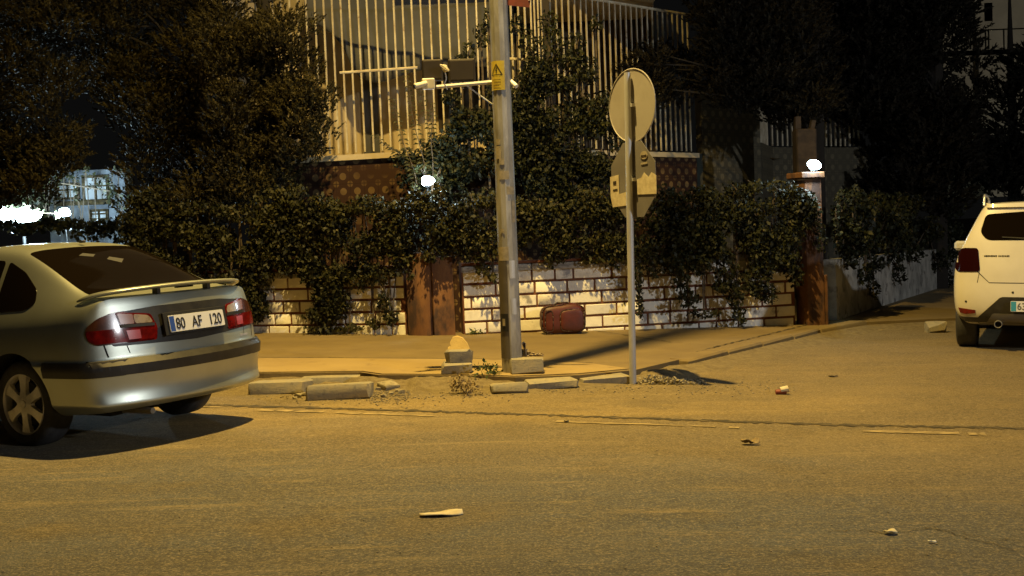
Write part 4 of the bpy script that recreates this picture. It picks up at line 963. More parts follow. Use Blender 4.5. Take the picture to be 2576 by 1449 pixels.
mb.path(rr(0, H_/2, W_*.97, H_*.94, -.075), .009, 6); mb.path(rr(.10, .17, .30, .27, -.115), .007, 6); mb.path(rr(-.19, .17, .10, .26, -.108), .006, 6); mb.build('piping', M['bagtrim'], bgr, True)
mb = MB(); mb.path([(-.10, -.05, H_-.01), (-.08, -.06, H_+.02), (.06, -.06, H_+.018), (.09, -.05, H_-.01)], .011, 6); mb.build('handle', M['bagtrim'], bgr, True)
mb = MB()
for fx in (-.2, .2): mb.box((fx, -.03, .004), (.05, .06, .02))
mb.build('foot_stud', M['bagtrim'], bgr)

# ------------------------------------------------------------------ weeds and litter
def tuft(name, vx, vy, rad, h, n, sz, mt_, label, cat='plant', dz=0.0):
    p = GP(vx, vy, dz); root = empty(name, p, label, cat)
    st_ = MB(); P_ = []
    for k_ in range(9):
        a = random.uniform(0, 6.28); q = Vector((rad*math.cos(a)*random.uniform(.3, 1), rad*.6*math.sin(a), h*random.uniform(.4, 1))); st_.path([(0, 0, 0), q*.5+Vector((0, 0, h*.15)), q], [.004, .003, .0015], 4)
        P_.append(np.array(q)+rng.normal(0, rad*.22, (n//9, 3)))
    P_ = np.concatenate(P_); P_[:, 2] = np.abs(P_[:, 2]); link('foliage', leaf_mesh('foliage', P_, sz), mt_, root); st_.build('stem', M['bark'], root)
tuft('weed', 1222, 968, .13, .17, 200, .035, M['weed'], 'green weed sprouting from the broken kerb left of the pole')
tuft('dry_weed', 1172, 992, .15, .11, 320, .028, M['dry'], 'dry brown weed and dead leaves beside the green weed')
tuft('weed', 1258, 838, .06, .22, 130, .05, M['weed'], 'small weed growing at the wall foot behind the pole', dz=.085)
tuft('weed', 1195, 842, .12, .05, 70, .04, M['weed'], 'low weed at the wall foot right of the rust pillar', dz=.085)
p = GP(1330, 932, .09); cr = empty('crumpled_paper', (p.x, p.y+.0, zg(p.x)+.09+.135), 'crumpled pale paper and debris on the block at the pole foot', 'paper')
mb = MB(); rp = random.Random(3)
for (cx_, cz_, w_, h_, a) in [(-.045, .03, .10, .07, 10), (-.03, .07, .035, .12, -14), (.0, .02, .12, .03, 4), (.06, .008, .14, .012, 0), (.11, .012, .05, .015, 8)]:
    V = []; n_ = 5
    for i in range(n_):
        for j in range(n_): V.append((cx_+(i/4-.5)*w_+rp.uniform(-.008, .008), -.03+rp.uniform(-.02, .02)+.03*math.sin(i), cz_+(j/4-.5)*h_+rp.uniform(-.006, .006)))
    mb.add(V, [(i*n_+j, (i+1)*n_+j, (i+1)*n_+j+1, i*n_+j+1) for i in range(n_-1) for j in range(n_-1)])
o = mb.build('sheet', mat('dirty_paper', (.46, .38, .27), .85, col2=(.28, .22, .14), scale=25), cr); sd = o.modifiers.new('s', 'SOLIDIFY'); sd.thickness = .006
# flattened cup
p = GP(1970, 992); cu = empty('crushed_cup', p, 'crushed red and white paper cup lying in the side street mouth', 'litter', None, R(-8))
mb = MB(); mb.lathe([(0, .001), (0, .024), (.05, .030), (.085, .034), (.085, .028)], (-.06, 0, .026), (1, .1, 0), 16)
for i, v in enumerate(mb.v): mb.v[i] = (v[0], v[1], v[2]*.8)
auto_smooth(mb.build('cup', M['redsign'], cu)); mb = MB(); mb.lathe([(.02, .0305), (.085, .0365)], (-.04, 0, .032), (1, .1, .2), 12); 
for i, v in enumerate(mb.v): mb.v[i] = (v[0], v[1], v[2]*.8+.006)
mb.build('white_band', M['paper'], cu)
def flat_litter(name, vx, vy, L, W, rz, mt_, label, hgt=.012):
    p = GP(vx, vy); n_ = 9; V = []
    for i in range(n_):
        for j in range(4):
            u = i/(n_-1); ww = W*(math.sin(math.pi*(.06+.88*u))**.45)
            V.append(((u-.5)*L, (j/3-.5)*ww, .004+hgt*(.5+.5*math.sin(u*5+j))+random.uniform(0, hgt*.4)))
    mb = MB(); mb.add(V, [(i*4+j, (i+1)*4+j, (i+1)*4+j+1, i*4+j+1) for i in range(n_-1) for j in range(3)])
    o = mb.build(name, mt_, None, True); o.location = p; o.rotation_euler = (0, 0, R(rz)); sd = o.modifiers.new('s', 'SOLIDIFY'); sd.thickness = .004; sd.offset = 1
    tag(o, label, 'litter')
flat_litter('paper_strip', 1110, 1296, .215, .10, 8, M['paper'], 'long flat pale paper strip lying on the near asphalt')
flat_litter('dead_leaf', 1888, 1119, .12, .06, -6, M['dry'], 'curled dry leaf on the road below the crushed cup', .03)
flat_litter('paper_scrap', 2240, 1344, .06, .05, 20, M['paper'], 'tiny torn paper scrap by the crack at lower right')
flat_litter('cigarette_end', 2345, 1367, .035, .016, -5, M['whitep'], 'tiny white cigarette end at the lower right of the road', .006)
flat_litter('dark_twig', 2096, 949, .09, .02, 4, M['bark'], 'dark flat scrap lying in the side street mouth', .012)
flat_litter('bottle_cap', 1425, 1063, .035, .03, 0, M['black'], 'small black cap on the road just under the seam', .008)
p = GP(2355, 836); o = chunk('rubble_stone', (0, 0, .06), (.26, .18, .16), M['kerb'], None, seed=11); o.location = p; tag(o, 'dark grey stone lying left of the white car', 'stone')

# ------------------------------------------------------------------ cars
def Lc(b, l, z): return Vector((b, -l, z))       # b rearwards, l to the left, z up
def interp(tab, x):
    if x <= tab[0][0]: return tab[0][1]
    for i in range(len(tab)-1):
        if x <= tab[i+1][0]:
            t = (x-tab[i][0])/(tab[i+1][0]-tab[i][0]); return tab[i][1]+(tab[i+1][1]-tab[i][1])*t
    return tab[-1][1]
def car_body(sp):
    bs = sp['stations']; J = 16; verts = []; faces = []
    def half(b, wscale=1.0, bot=None):
        belt = interp(sp['belt'], b); top = interp(sp['top'], b); wf = interp(sp['plan'], b)*wscale; zb = interp(sp['bottom'], b) if bot is None else bot
        gw = interp(sp['glassw'], b)      # roof width factor
        pts = [(0, zb), (.30, zb), (.50, zb), (.64, zb), (sp['side'][0][0]*wf, zb+.005)]
        for (l, z) in sp['side'][1:]: pts.append((l*wf, z))
        pts = pts[:11]
        T0 = (sp['beltw']*wf, belt)
        h = top-belt
        pts += [T0, (gw*wf, belt+h*sp['tf'][0]), (gw*wf*.90, belt+h*sp['tf'][1]), (gw*.5*wf, belt+h*.985), (0, top)]
        return pts
    def bow(l, k): return k*(abs(l)/sp['beltw'])**2.6
    rings = []
    for b in bs:
        hp = half(b); ring = []
        rear, front = (b == bs[-1]), (b == bs[0])
        for j, (l, z) in enumerate(hp):
            bb = b
            if rear: bb = interp(sp['rear'], z)-bow(l, sp['bowr'])
            if front: bb = interp(sp['front'], z)+bow(l, sp['bowf'])
            ring.append((bb, l, z))
        full = ring+[(q[0], -q[1], q[2]) for q in ring[1:-1]][::-1]
        idx = []
        for q in full: idx.append(len(verts)); verts.append(Lc(*q))
        rings.append(idx)
    n = len(rings[0])
    for i in range(len(rings)-1):
        for j in range(n): faces.append((rings[i][j], rings[i][(j+1) % n], rings[i+1][(j+1) % n], rings[i+1][j]))
    def cap(ring, b, key, sgn):
        hp = half(b); rows = [None]*8
        # columns k=0 centre .. 4 outer
        grid = {}
        for side_ in (1, -1):
            def rid(j): return ring[j] if side_ == 1 or j in (0, 15) else ring[n-j]
            for r in range(8):
                for k in range(5):
                    if r == 0: v = rid(k)
                    elif r == 7: v = rid(15-k) if k < 5 else None
                    elif k == 4: v = rid(4+r)
                    else:
                        lo, zo = hp[4+r]; fr = hp[k][0]/hp[4][0]; 
                        frt = hp[15-k][0]/hp[11][0]; f_ = fr+(frt-fr)*r/7
                        l = lo*f_; z = zo
                        if r == 6: z = zo+(hp[15-k][1]-hp[11][1])*.5
                        bb = interp(sp[key], z)+(-1 if key == 'rear' else 1)*bow(l, sp['bowr' if key == 'rear' else 'bowf'])
                        if k == 0 and side_ == -1: v = grid[(1, r, 0)]
                        else: v = len(verts); verts.append(Lc(bb, l*side_, z))
                    grid[(side_, r, k)] = v
            for r in range(7):
                for k in range(4):
                    q = (grid[(side_, r, k)], grid[(side_, r, k+1)], grid[(side_, r+1, k+1)], grid[(side_, r+1, k)])
                    faces.append(q)
    DECK = set([rings[-1][j] for j in range(11, 16)]+[rings[-1][n-j] for j in range(11, 15)])
    cap(rings[-1], bs[-1], 'rear', 1); cap(rings[0], bs[0], 'front', -1)
    me = bpy.data.meshes.new('cage'); me.from_pydata([tuple(v) for v in verts], [], faces); me.update()
    bm = bmesh.new(); bm.from_mesh(me); bmesh.ops.recalc_face_normals(bm, faces=bm.faces)
    cl = bm.edges.layers.float.get('crease_edge') or bm.edges.layers.float.new('crease_edge'); bm.verts.ensure_lookup_table()
    for e in bm.edges:
        v0, v1 = e.verts; x = max(v0.co.x, v1.co.x)
        for zc, cr_ in sp.get('crease', ()):
            if abs(v0.co.z-zc) < .004 and abs(v1.co.z-zc) < .004 and x > .2: e[cl] = cr_
        if v0.index in DECK and v1.index in DECK: e[cl] = sp.get('lip', .3)
    bm.to_mesh(me); bm.free()
    o = bpy.data.objects.new('cage', me); COL.objects.link(o)
    s_ = o.modifiers.new('ss', 'SUBSURF'); s_.levels = 3; s_.render_levels = 3
    dg = bpy.context.evaluated_depsgraph_get(); dg.update(); base = bpy.data.meshes.new_from_object(o.evaluated_get(dg))
    bm = bmesh.new(); bm.from_mesh(base); bvh = BVHTree.FromBMesh(bm); bm.free()
    # wheel wells
    cuts = []
    for bx in sp['axles']:
        for sd in (1, -1):
            q = MB(); q.lathe([(0, .001), (0, sp['arch']), (.6, sp['arch']), (.6, .001)], Lc(bx, sd*.58, sp['wr']+.01), Lc(0, sd, 0), 48)
            c = link('cut', q.mesh('cut'), M['liner']); cuts.append(c)
    for m_ in (sp['paint'], M['liner']): me.materials.append(m_)
    for c in cuts:
        c.data.materials.clear(); c.data.materials.append(sp['paint']); c.data.materials.append(M['liner']); c.data.polygons.foreach_set('material_index', [1]*len(c.data.polygons))
        md = o.modifiers.new('b', 'BOOLEAN'); md.operation = 'DIFFERENCE'; md.object = c; md.solver = 'EXACT'
    dg = bpy.context.evaluated_depsgraph_get(); dg.update(); body = bpy.data.meshes.new_from_object(o.evaluated_get(dg))
    for c in cuts: bpy.data.objects.remove(c)
    bpy.data.objects.remove(o)
    return body, bvh
def rnd_poly(pts, r, n=5):
    out = []; N_ = len(pts)
    for i in range(N_):
        p0, p1_, p2_ = Vector(pts[i-1]), Vector(pts[i]), Vector(pts[(i+1) % N_])
        rr_ = min(r, (p0-p1_).length*.45, (p2_-p1_).length*.45); a = p1_+(p0-p1_).normalized()*rr_; b_ = p1_+(p2_-p1_).normalized()*rr_
        for k_ in range(n+1):
            t = k_/n; out.append(tuple(a.lerp(p1_, t).lerp(p1_.lerp(b_, t), t)))
    return out
def patch(bvh, poly, mode, name, material, parent, off=.004, res=.03, thick=.0, side=1, edge=True):
    """convex outline projected on the body: mode 'rear' (l,z), 'side' (b,z), 'top' (b,l), or 'diag' (u,z)"""
    if mode == 'rear': to3 = lambda u, v: Lc(0, u, v); N_ = Lc(1, 0, 0)
    elif mode == 'front': to3 = lambda u, v: Lc(0, u, v); N_ = Lc(-1, 0, 0)
    elif mode == 'side': to3 = lambda u, v: Lc(u, 0, v); N_ = Lc(0, side, 0)
    elif mode == 'top': to3 = lambda u, v: Lc(u, v, 0); N_ = Lc(0, 0, 1)
    elif mode == 'diag':        # u measured along the (rear+side) diagonal's perpendicular
        N_ = Lc(1, side, 0).normalized(); U_ = Lc(-1, side, 0).normalized(); to3 = lambda u, v: U_*u+Vector((0, 0, v))
    us = [p[0] for p in poly]; vs_ = [p[1] for p in poly]; u0, u1, v0, v1 = min(us), max(us), min(vs_), max(vs_)
    nu, nv_ = max(1, int((u1-u0)/res)), max(1, int((v1-v0)/res)); bm = bmesh.new(); G = {}
    for i in range(nu+1):
        for j in range(nv_+1): G[i, j] = bm.verts.new((u0+(u1-u0)*i/nu, v0+(v1-v0)*j/nv_, 0))
    for i in range(nu):
        for j in range(nv_): bm.faces.new((G[i, j], G[i+1, j], G[i+1, j+1], G[i, j+1]))
    ar = sum(poly[i][0]*poly[(i+1) % len(poly)][1]-poly[(i+1) % len(poly)][0]*poly[i][1] for i in range(len(poly)))
    P_ = poly if ar > 0 else poly[::-1]
    for i in range(len(P_)):
        a, b_ = P_[i], P_[(i+1) % len(P_)]; d = Vector((b_[0]-a[0], b_[1]-a[1], 0))
        if d.length < 1e-6: continue
        bmesh.ops.bisect_plane(bm, geom=bm.verts[:]+bm.edges[:]+bm.faces[:], plane_co=(a[0], a[1], 0), plane_no=(d.y, -d.x, 0), clear_outer=True, dist=1e-7)
    kill = []
    for v in bm.verts:
        p = to3(v.co.x, v.co.y); hit, nr, idx, dd = bvh.ray_cast(p+N_*5, -N_)
        if hit is None: kill.append(v)
        else: 
            if nr.dot(N_) < 0: nr = -nr
            v.co = hit+nr*off
    bmesh.ops.delete(bm, geom=kill, context='VERTS')
    if edge and bm.faces:
        bd = [e for e in bm.edges if e.is_boundary]; ex = bmesh.ops.extrude_edge_only(bm, edges=bd)
        for v in [g_ for g_ in ex['geom'] if isinstance(g_, bmesh.types.BMVert)]:
            v.co = v.co-N_*(off+.012+thick)
    bmesh.ops.recalc_face_normals(bm, faces=bm.faces); me = bpy.data.meshes.new(name); bm.to_mesh(me); bm.free()
    o = link(name, me, material, parent); return auto_smooth(o, 40)
def text_part(body, size, loc_fn, material, parent, name='lettering', sx=1.0, thick=.001):
    cu_ = bpy.data.curves.new('t', 'FONT'); cu_.body = body; cu_.size = size; cu_.extrude = thick; cu_.align_x = 'LEFT'; cu_.offset = size*.012
    to = bpy.data.objects.new('t', cu_); COL.objects.link(to); dg = bpy.context.evaluated_depsgraph_get(); dg.update()
    me = bpy.data.meshes.new_from_object(to.evaluated_get(dg)); bpy.data.objects.remove(to)
    for v in me.vertices: v.co = loc_fn(v.co.x*sx, v.co.y, v.co.z)
    me.materials.clear(); return link(name, me, material, parent)
def wheel(parent, bx, sd, r, wd, track, spokes, rim_r, detail=True):
    c = Lc(bx, sd*track, r-.003); ax_ = Lc(0, sd, 0)
    q = MB(); q.lathe([(-wd, .001), (-wd, .16), (-.03, .16), (-.03, .001)], c, ax_, 24); hub = auto_smooth(q.build('wheel', M['liner'], parent))
    prof = [(-wd, rim_r*.96), (-wd, r*.93), (-wd*.9, r*.985), (-wd*.5, r), (-wd*.1, r*.988), (-.004, r*.94), (.006, r*.86), (.004, rim_r*1.04), (-.012, rim_r*.97), (-.06, rim_r*.96)]
    q = MB(); q.lathe(prof, c, ax_, 56); auto_smooth(q.build('tyre', M['tyre'], hub), 50)
    q = MB(); q.lathe([(-.06, rim_r*.93), (-.012, rim_r*.94), (.0, rim_r*.965), (.006, rim_r), (-.004, rim_r*1.03)], c, ax_, 56)
    q.lathe([(-.028, .085), (-.004, .075), (.002, .05), (.002, .001)], c, ax_, 24)
    q.lathe([(.002, .03), (.008, .027), (.009, .001)], c, ax_, 16)
    a0 = Vector((0, 0, 1)); a1_ = ax_.cross(a0)
    for k_ in range(spokes):
        th = 2*math.pi*k_/spokes; d = a0*math.cos(th)+a1_*math.sin(th); t_ = d.cross(ax_)
        V = []
        for (rr_, hw, h0) in [(.035, .032, .002), (.10, .028, -.004), (rim_r*.70, .031, -.006), (rim_r*.95, .044, -.008)]:
            for s_ in (-1, 1):
                V.append(c+d*rr_+t_*hw*s_+ax_*h0); V.append(c+d*rr_+t_*(hw+.004)*s_+ax_*(h0-.030))
        for i in range(3):
            b0 = i*4; q.add([V[b0], V[b0+2], V[b0+6], V[b0+4], V[b0+1], V[b0+3], V[b0+7], V[b0+5]], [(0, 1, 2, 3), (0, 3, 7, 4), (1, 5, 6, 2)])
    auto_smooth(q.build('rim', M['rim'], hub), 30)
    return hub

# ---- silver hatchback
sedan = empty('parked_car', (-3.031, 8.924, .0185), 'silver green hatchback with rear spoiler parked at the left, front cut off', 'car')
sedan.rotation_euler = Matrix(((1, 0, -.014), (0, 1, -.003), (.014, .003, 1))).normalized().to_euler()
sedan.rotation_euler = (Matrix.Rotation(.003, 3, 'X') @ Matrix.Rotation(-.014, 3, 'Y') @ Matrix.Rotation(1.037-math.pi/2, 3, 'Z')).to_euler()
SPEC = dict(crease=[(.585, .75), (.610, .7), (.305, .45)], lip=.75, paint=M['silver'], axles=(0, -2.67), wr=.307, arch=.352, beltw=.775, tf=(.80, .955), bowr=.185, bowf=.30,
    side=[(.74, .255), (.825, .305), (.838, .40), (.855, .505), (.865, .585), (.845, .610), (.835, .78)],
    stations=[-3.5, -3.3, -3.05, -2.67, -2.3, -1.95, -1.75, -1.25, -.8, -.35, -.16, .12, .34, .50, .62, .80],
    belt=[(-3.5, .60), (-3.2, .72), (-2.0, .88), (0, .925), (.5, .955), (.9, .975)],
    top=[(-3.5, .66), (-3.2, .80), (-2.6, .93), (-1.95, 1.00), (-1.75, 1.08), (-1.25, 1.35), (-.8, 1.43), (-.35, 1.415), (-.16, 1.38), (.12, 1.25), (.34, 1.13), (.50, 1.055), (.62, 1.032), (.90, 1.020)],
    glassw=[(-2.2, .66), (-1.75, .62), (-1.25, .585), (-.3, .565), (-.16, .565), (.34, .63), (.55, .68), (.9, .69)],
    plan=[(-3.5, .90), (-3.0, .98), (-2.4, 1.0), (0, 1.0), (.5, .985), (.9, .955)],
    bottom=[(-3.5, .25), (-3.0, .20), (0, .20), (.4, .22), (.9, .26)],
    rear=[(.20, .80), (.255, .875), (.305, .965), (.40, .940), (.505, .965), (.585, .970), (.615, .925), (.70, .925), (.78, .915), (.90, .89), (.97, .875), (1.02, .86)],
    front=[(.2, -3.42), (.4, -3.52), (.6, -3.50), (.7, -3.40)])
body, bvh = car_body(SPEC)
bo = link('body', body, None, sedan); auto_smooth(bo, 30)
# glass
patch(bvh, rnd_poly([(-.185, .495), (-.185, -.495), (.535, -.585), (.535, .585)], .03), 'top', 'rear_window', M['glass'], sedan, .003, .05)
for sd in (1, -1):
    patch(bvh, rnd_poly([(-.27, .945), (.06, .955), (.135, 1.00), (.09, 1.09), (-.10, 1.215), (-.30, 1.295)], .03), 'side', 'quarter_window', M['glass'], sedan, .003, .05, side=sd)
    patch(bvh, rnd_poly([(-1.13, .935), (-.315, .945), (-.345, 1.30), (-.75, 1.335), (-1.13, 1.32)], .03), 'side', 'side_window', M['glass'], sedan, .003, .05, side=sd)
    patch(bvh, rnd_poly([(-2.0, .93), (-1.19, .935), (-1.19, 1.315), (-1.35, 1.28)], .03), 'side', 'side_window', M['glass'], sedan, .003, .05, side=sd)
patch(bvh, rnd_poly([(-1.88, .60), (-1.88, -.60), (-1.28, -.52), (-1.28, .52)], .04), 'top', 'windscreen', M['glass'], sedan, .003, .06)
# papers lying on the parcel shelf show through the rear glass
for poly in ([(-.055, .135), (-.02, .20), (.015, .10), (-.02, .05)], [(.03, -.035), (.065, .02), (.13, -.06), (.075, -.13)]):
    patch(bvh, poly, 'top', 'paper_sheet', mat('paper_behind_glass', (.085, .085, .08), .3), sedan, .0045, .05, edge=False)
# black panel between lights and plate
patch(bvh, rnd_poly([(-.64, .715), (-.64, .915), (-.3, .945), (.3, .945), (.655, .918), (.655, .70), (0, .685)], .02), 'rear', 'light_panel', M['trim'], sedan, .003, .04)
# tail lights (tailgate part) and corner part
for sd in (1, -1):
    root_l = patch(bvh, rnd_poly([(sd*.345, .715), (sd*.325, .80), (sd*.36, .895), (sd*.605, .925), (sd*.565, .715)][::1], .02), 'rear', 'tail_light', M['lred'], sedan, .008, .02)
    patch(bvh, rnd_poly([(sd*.362, .728), (sd*.338, .80), (sd*.578, .812), (sd*.558, .728)], .012), 'rear', 'red_lens', M['lred'], root_l, .011, .02)
    patch(bvh, [(sd*.46, .735), (sd*.46, .795), (sd*.553, .797), (sd*.545, .735)], 'rear', 'brake_lens', M['lred2'], root_l, .013, .02)
    patch(bvh, rnd_poly([(sd*.352, .835), (sd*.378, .885), (sd*.485, .902), (sd*.485, .838)], .02), 'rear', 'reversing_lens', M['lclear'], root_l, .011, .02)
    patch(bvh, rnd_poly([(sd*.49, .838), (sd*.49, .903), (sd*.593, .915), (sd*.582, .842)], .01), 'rear', 'amber_lens', M['lamber2'], root_l, .011, .02)
    patch(bvh, [(sd*.345, .812), (sd*.345, .832), (sd*.59, .838), (sd*.585, .818)], 'rear', 'lens_divider', M['black'], root_l, .0125, .02)
    # corner lamp: diagonal projection; u grows forwards along the side
    corner = patch(bvh, rnd_poly([(-.235, .715), (-.205, .930), (-.12, .925), (-.02, .895), (.05, .840), (.065, .80), (.05, .745), (.0, .712)], .03), 'diag', 'corner_light', M['lamber'], sedan, .006, .02, side=sd)
    patch(bvh, rnd_poly([(-.225, .722), (-.210, .815), (.052, .812), (.055, .785), (.042, .748), (.0, .722)], .015), 'diag', 'red_lens', M['lred'], corner, .010, .02, side=sd)
# plate recess, plate and characters
TH = R(-9)
def on_plate(u, v, w_=0): return Lc(.934+w_+(-.17)*(v), -u, .812+v)           # u to the right seen from behind
q = MB(); q.prism([(-.30, -.075), (.30, -.075), (.30, .078), (-.30, .078)], lambda u, v, w_: on_plate(u, v, w_-.03), .018); q.build('plate_recess', M['black'], sedan)
q = MB(); q.prism(rnd_poly([(-.262, -.057), (.262, -.057), (.262, .057), (-.262, .057)], .012), lambda u, v, w_: on_plate(u, v, w_-.010), .008); npl = q.build('number_plate', M['plate'], sedan)
q = MB(); q.prism([(-.258, -.052), (-.214, -.052), (-.214, .052), (-.258, .052)], lambda u, v, w_: on_plate(u, v, w_-.0022), .001); q.build('plate_band', M['plateblue'], npl)
for txt, u0_ in (('80', -.205), ('AF', -.055), ('120', .108)):
    text_part(txt, .108, lambda x, y, z, u0_=u0_: on_plate(u0_+x, y-.038, z+.0), M['black'], npl, 'plate_number', sx=.80)
# trim band round the bumper: rear + both sides
patch(bvh, rnd_poly([(-.80, .508), (-.80, .607), (.80, .607), (.80, .508)], .004), 'rear', 'bumper_strip', M['trim'], sedan, .012, .03)
for sd in (1, -1):
    patch(bvh, [(.33, .505), (.325, .600), (.85, .600), (.85, .505)], 'side', 'bumper_strip', M['trim'], sedan, .012, .03, side=sd)
    patch(bvh, [(-2.30, .50), (-2.30, .575), (-.335, .588), (-.345, .50)], 'side', 'door_strip', M['trim'], sedan, .012, .05, side=sd)
    patch(bvh, [(.79, .630), (.795, .630), (.775, .722), (.770, .722)], 'side', 'panel_gap', M['liner'], sedan, .0015, .03, side=sd, edge=False)
    patch(bvh, [(-.315, .30), (-.309, .30), (-.300, .94), (-.306, .94)], 'side', 'door_gap', M['liner'], sedan, .0015, .03, side=sd, edge=False)
    patch(bvh, [(sd*.545, .645), (sd*.551, .645), (sd*.568, .715), (sd*.562, .715)], 'rear', 'hatch_gap', M['liner'], sedan, .0015, .03, edge=False)
# hatch seam on top of the lip
# spoiler
SPP = [(.56, .715, 1.005), (.62, .705, 1.024), (.70, .655, 1.048), (.765, .56, 1.061), (.815, .40, 1.070), (.84, .2, 1.076), (.847, 0, 1.078)]
SPP = SPP+[(b, -l, z) for b, l, z in SPP[:-1]][::-1]
ring_n = 12; V = []; 
def sp_prof(i):
    b, l, z = SPP[i]; e = min(i, len(SPP)-1-i); ch = [.03, .11, .15, .15, .13, .12, .12][min(e, 6)]; th = [.010, .028, .036, .036, .034, .034, .034][min(e, 6)]
    return b, l, z, ch, th
for i in range(len(SPP)):
    b, l, z, ch, th = sp_prof(i)
    for k_ in range(ring_n):
        t = 2*math.pi*k_/ring_n; db_ = math.cos(t)*ch/2; dz_ = math.sin(t)*th/2+db_*.10
        V.append(Lc(b+db_-ch*.2, l*(1-.00)+0, z+dz_))
q = MB(); q.add(V, [(i*ring_n+k_, i*ring_n+(k_+1) % ring_n, (i+1)*ring_n+(k_+1) % ring_n, (i+1)*ring_n+k_) for i in range(len(SPP)-1) for k_ in range(ring_n)]+[tuple(range(ring_n)), tuple(range((len(SPP)-1)*ring_n, len(SPP)*ring_n))])
so = q.build('spoiler', M['silver'], sedan, True); ss = so.modifiers.new('s', 'SUBSURF'); ss.levels = 2; ss.render_levels = 2
for l_ in (.24, -.24):
    q = MB(); q.box(Lc(.80, l_, 1.05), (.05, .03, .07)); q.build('spoiler_strut', M['trim'], so)
q = MB(); q.box(Lc(.80, -.02, 1.06), (.03, .16, .02), bev=.004); q.build('brake_light', M['lsuv'], so)
# antenna foot, exhaust, underbody, badge, mirror
q = MB(); q.box(Lc(-.235, -.02, 1.415), (.05, .035, .02), bev=.006); q.build('aerial_base', M['black'], sedan)
q = MB(); q.tube(Lc(.45, .38, .22), Lc(.84, .38, .225), .022, n=12); q.build('exhaust_pipe', M['skid'], sedan)
q = MB(); q.box(Lc(.30, .25, .235), (.5, .5, .09), bev=.02); q.build('silencer', M['liner'], sedan)
q = MB(); q.tube(Lc(0, -.7, .26), Lc(0, .7, .26), .035, n=10); q.build('rear_axle', M['liner'], sedan)
# model name on the photo's hatch is unreadable at this size: a thin chrome word-like strip
q = MB(); u_ = .50
for k_ in range(6):
    q.box((0, 0, 0), (.0, .0, .0)) if False else None
    hit, nr, ii, dd = bvh.ray_cast(Lc(5, -u_, .655), Lc(-1, 0, 0))
    if hit: q.box(hit+Vector((.003, 0, 0)), (.004, .011, .018 if k_ == 0 else .013), Matrix.Rotation(R(-15), 3, 'Z'))
    u_ += .019
q.build('badge', M['rim'], sedan)
for bx in (0, -2.67):
    for sd in (1, -1): wheel(sedan, bx, sd, .307, .195, .775, 6, .212)

# ---- white crossover
sx_, sy_ = 5.19, 13.39
SY = R(25); ctr = Vector((5.19, 13.39))
# rear left tyre corner stands at ctr; rear normal points back to the camera
rn2 = Vector((-math.sin(SY), -math.cos(SY))); lf2 = Vector((-math.cos(SY), math.sin(SY)))
org = ctr-lf2*.86-rn2*(-.30)*(-1)*0
suv = empty('parked_car', (org.x-rn2.x*.30-.235, org.y-rn2.y*.30, zg(org.x)+.0), 'white crossover seen from behind at the right edge, half outside the picture', 'car')
SPEC2 = dict(paint=M['carwhite'], axles=(0, -2.59), wr=.33, arch=.375, beltw=.80, tf=(.86, .965), bowr=.15, bowf=.25,
    side=[(.74, .33), (.82, .37), (.86, .44), (.875, .60), (.875, .78), (.865, .92), (.83, 1.06)],
    stations=[-3.35, -3.15, -2.9, -2.59, -2.2, -1.85, -1.6, -1.1, -.6, -.1, .2, .35, .50],
    belt=[(-3.35, .72), (-3, .88), (-1.9, 1.06), (0, 1.12), (.6, 1.14)],
    top=[(-3.35, .80), (-3.1, .95), (-2.4, 1.06), (-1.85, 1.12), (-1.6, 1.22), (-1.1, 1.52), (-.6, 1.63), (-.1, 1.65), (.2, 1.645), (.35, 1.635), (.6, 1.62)],
    glassw=[(-2.2, .70), (-1.6, .64), (-1.1, .61), (0, .60), (.6, .575)],
    plan=[(-3.35, .90), (-2.9, .98), (-2.2, 1.0), (0, 1.0), (.3, .99), (.6, .965)],
    bottom=[(-3.35, .32), (-2.9, .24), (0, .25), (.3, .27), (.6, .32)],
    rear=[(.25, .50), (.33, .60), (.44, .655), (.60, .675), (.72, .67), (.78, .645), (.92, .635), (1.06, .615), (1.15, .585), (1.25, .545), (1.45, .445), (1.55, .40), (1.60, .405), (1.65, .36)],
    front=[(.3, -3.28), (.5, -3.40), (.7, -3.38), (.9, -3.2)])
body2, bvh2 = car_body(SPEC2)
bo2 = link('body', body2, None, suv); auto_smooth(bo2, 30)
patch(bvh2, rnd_poly([(-.51, 1.215), (-.585, 1.30), (-.53, 1.50), (0, 1.535), (.53, 1.50), (.585, 1.30), (.51, 1.215)], .05), 'rear', 'rear_window', M['glass'], suv, .004, .05)
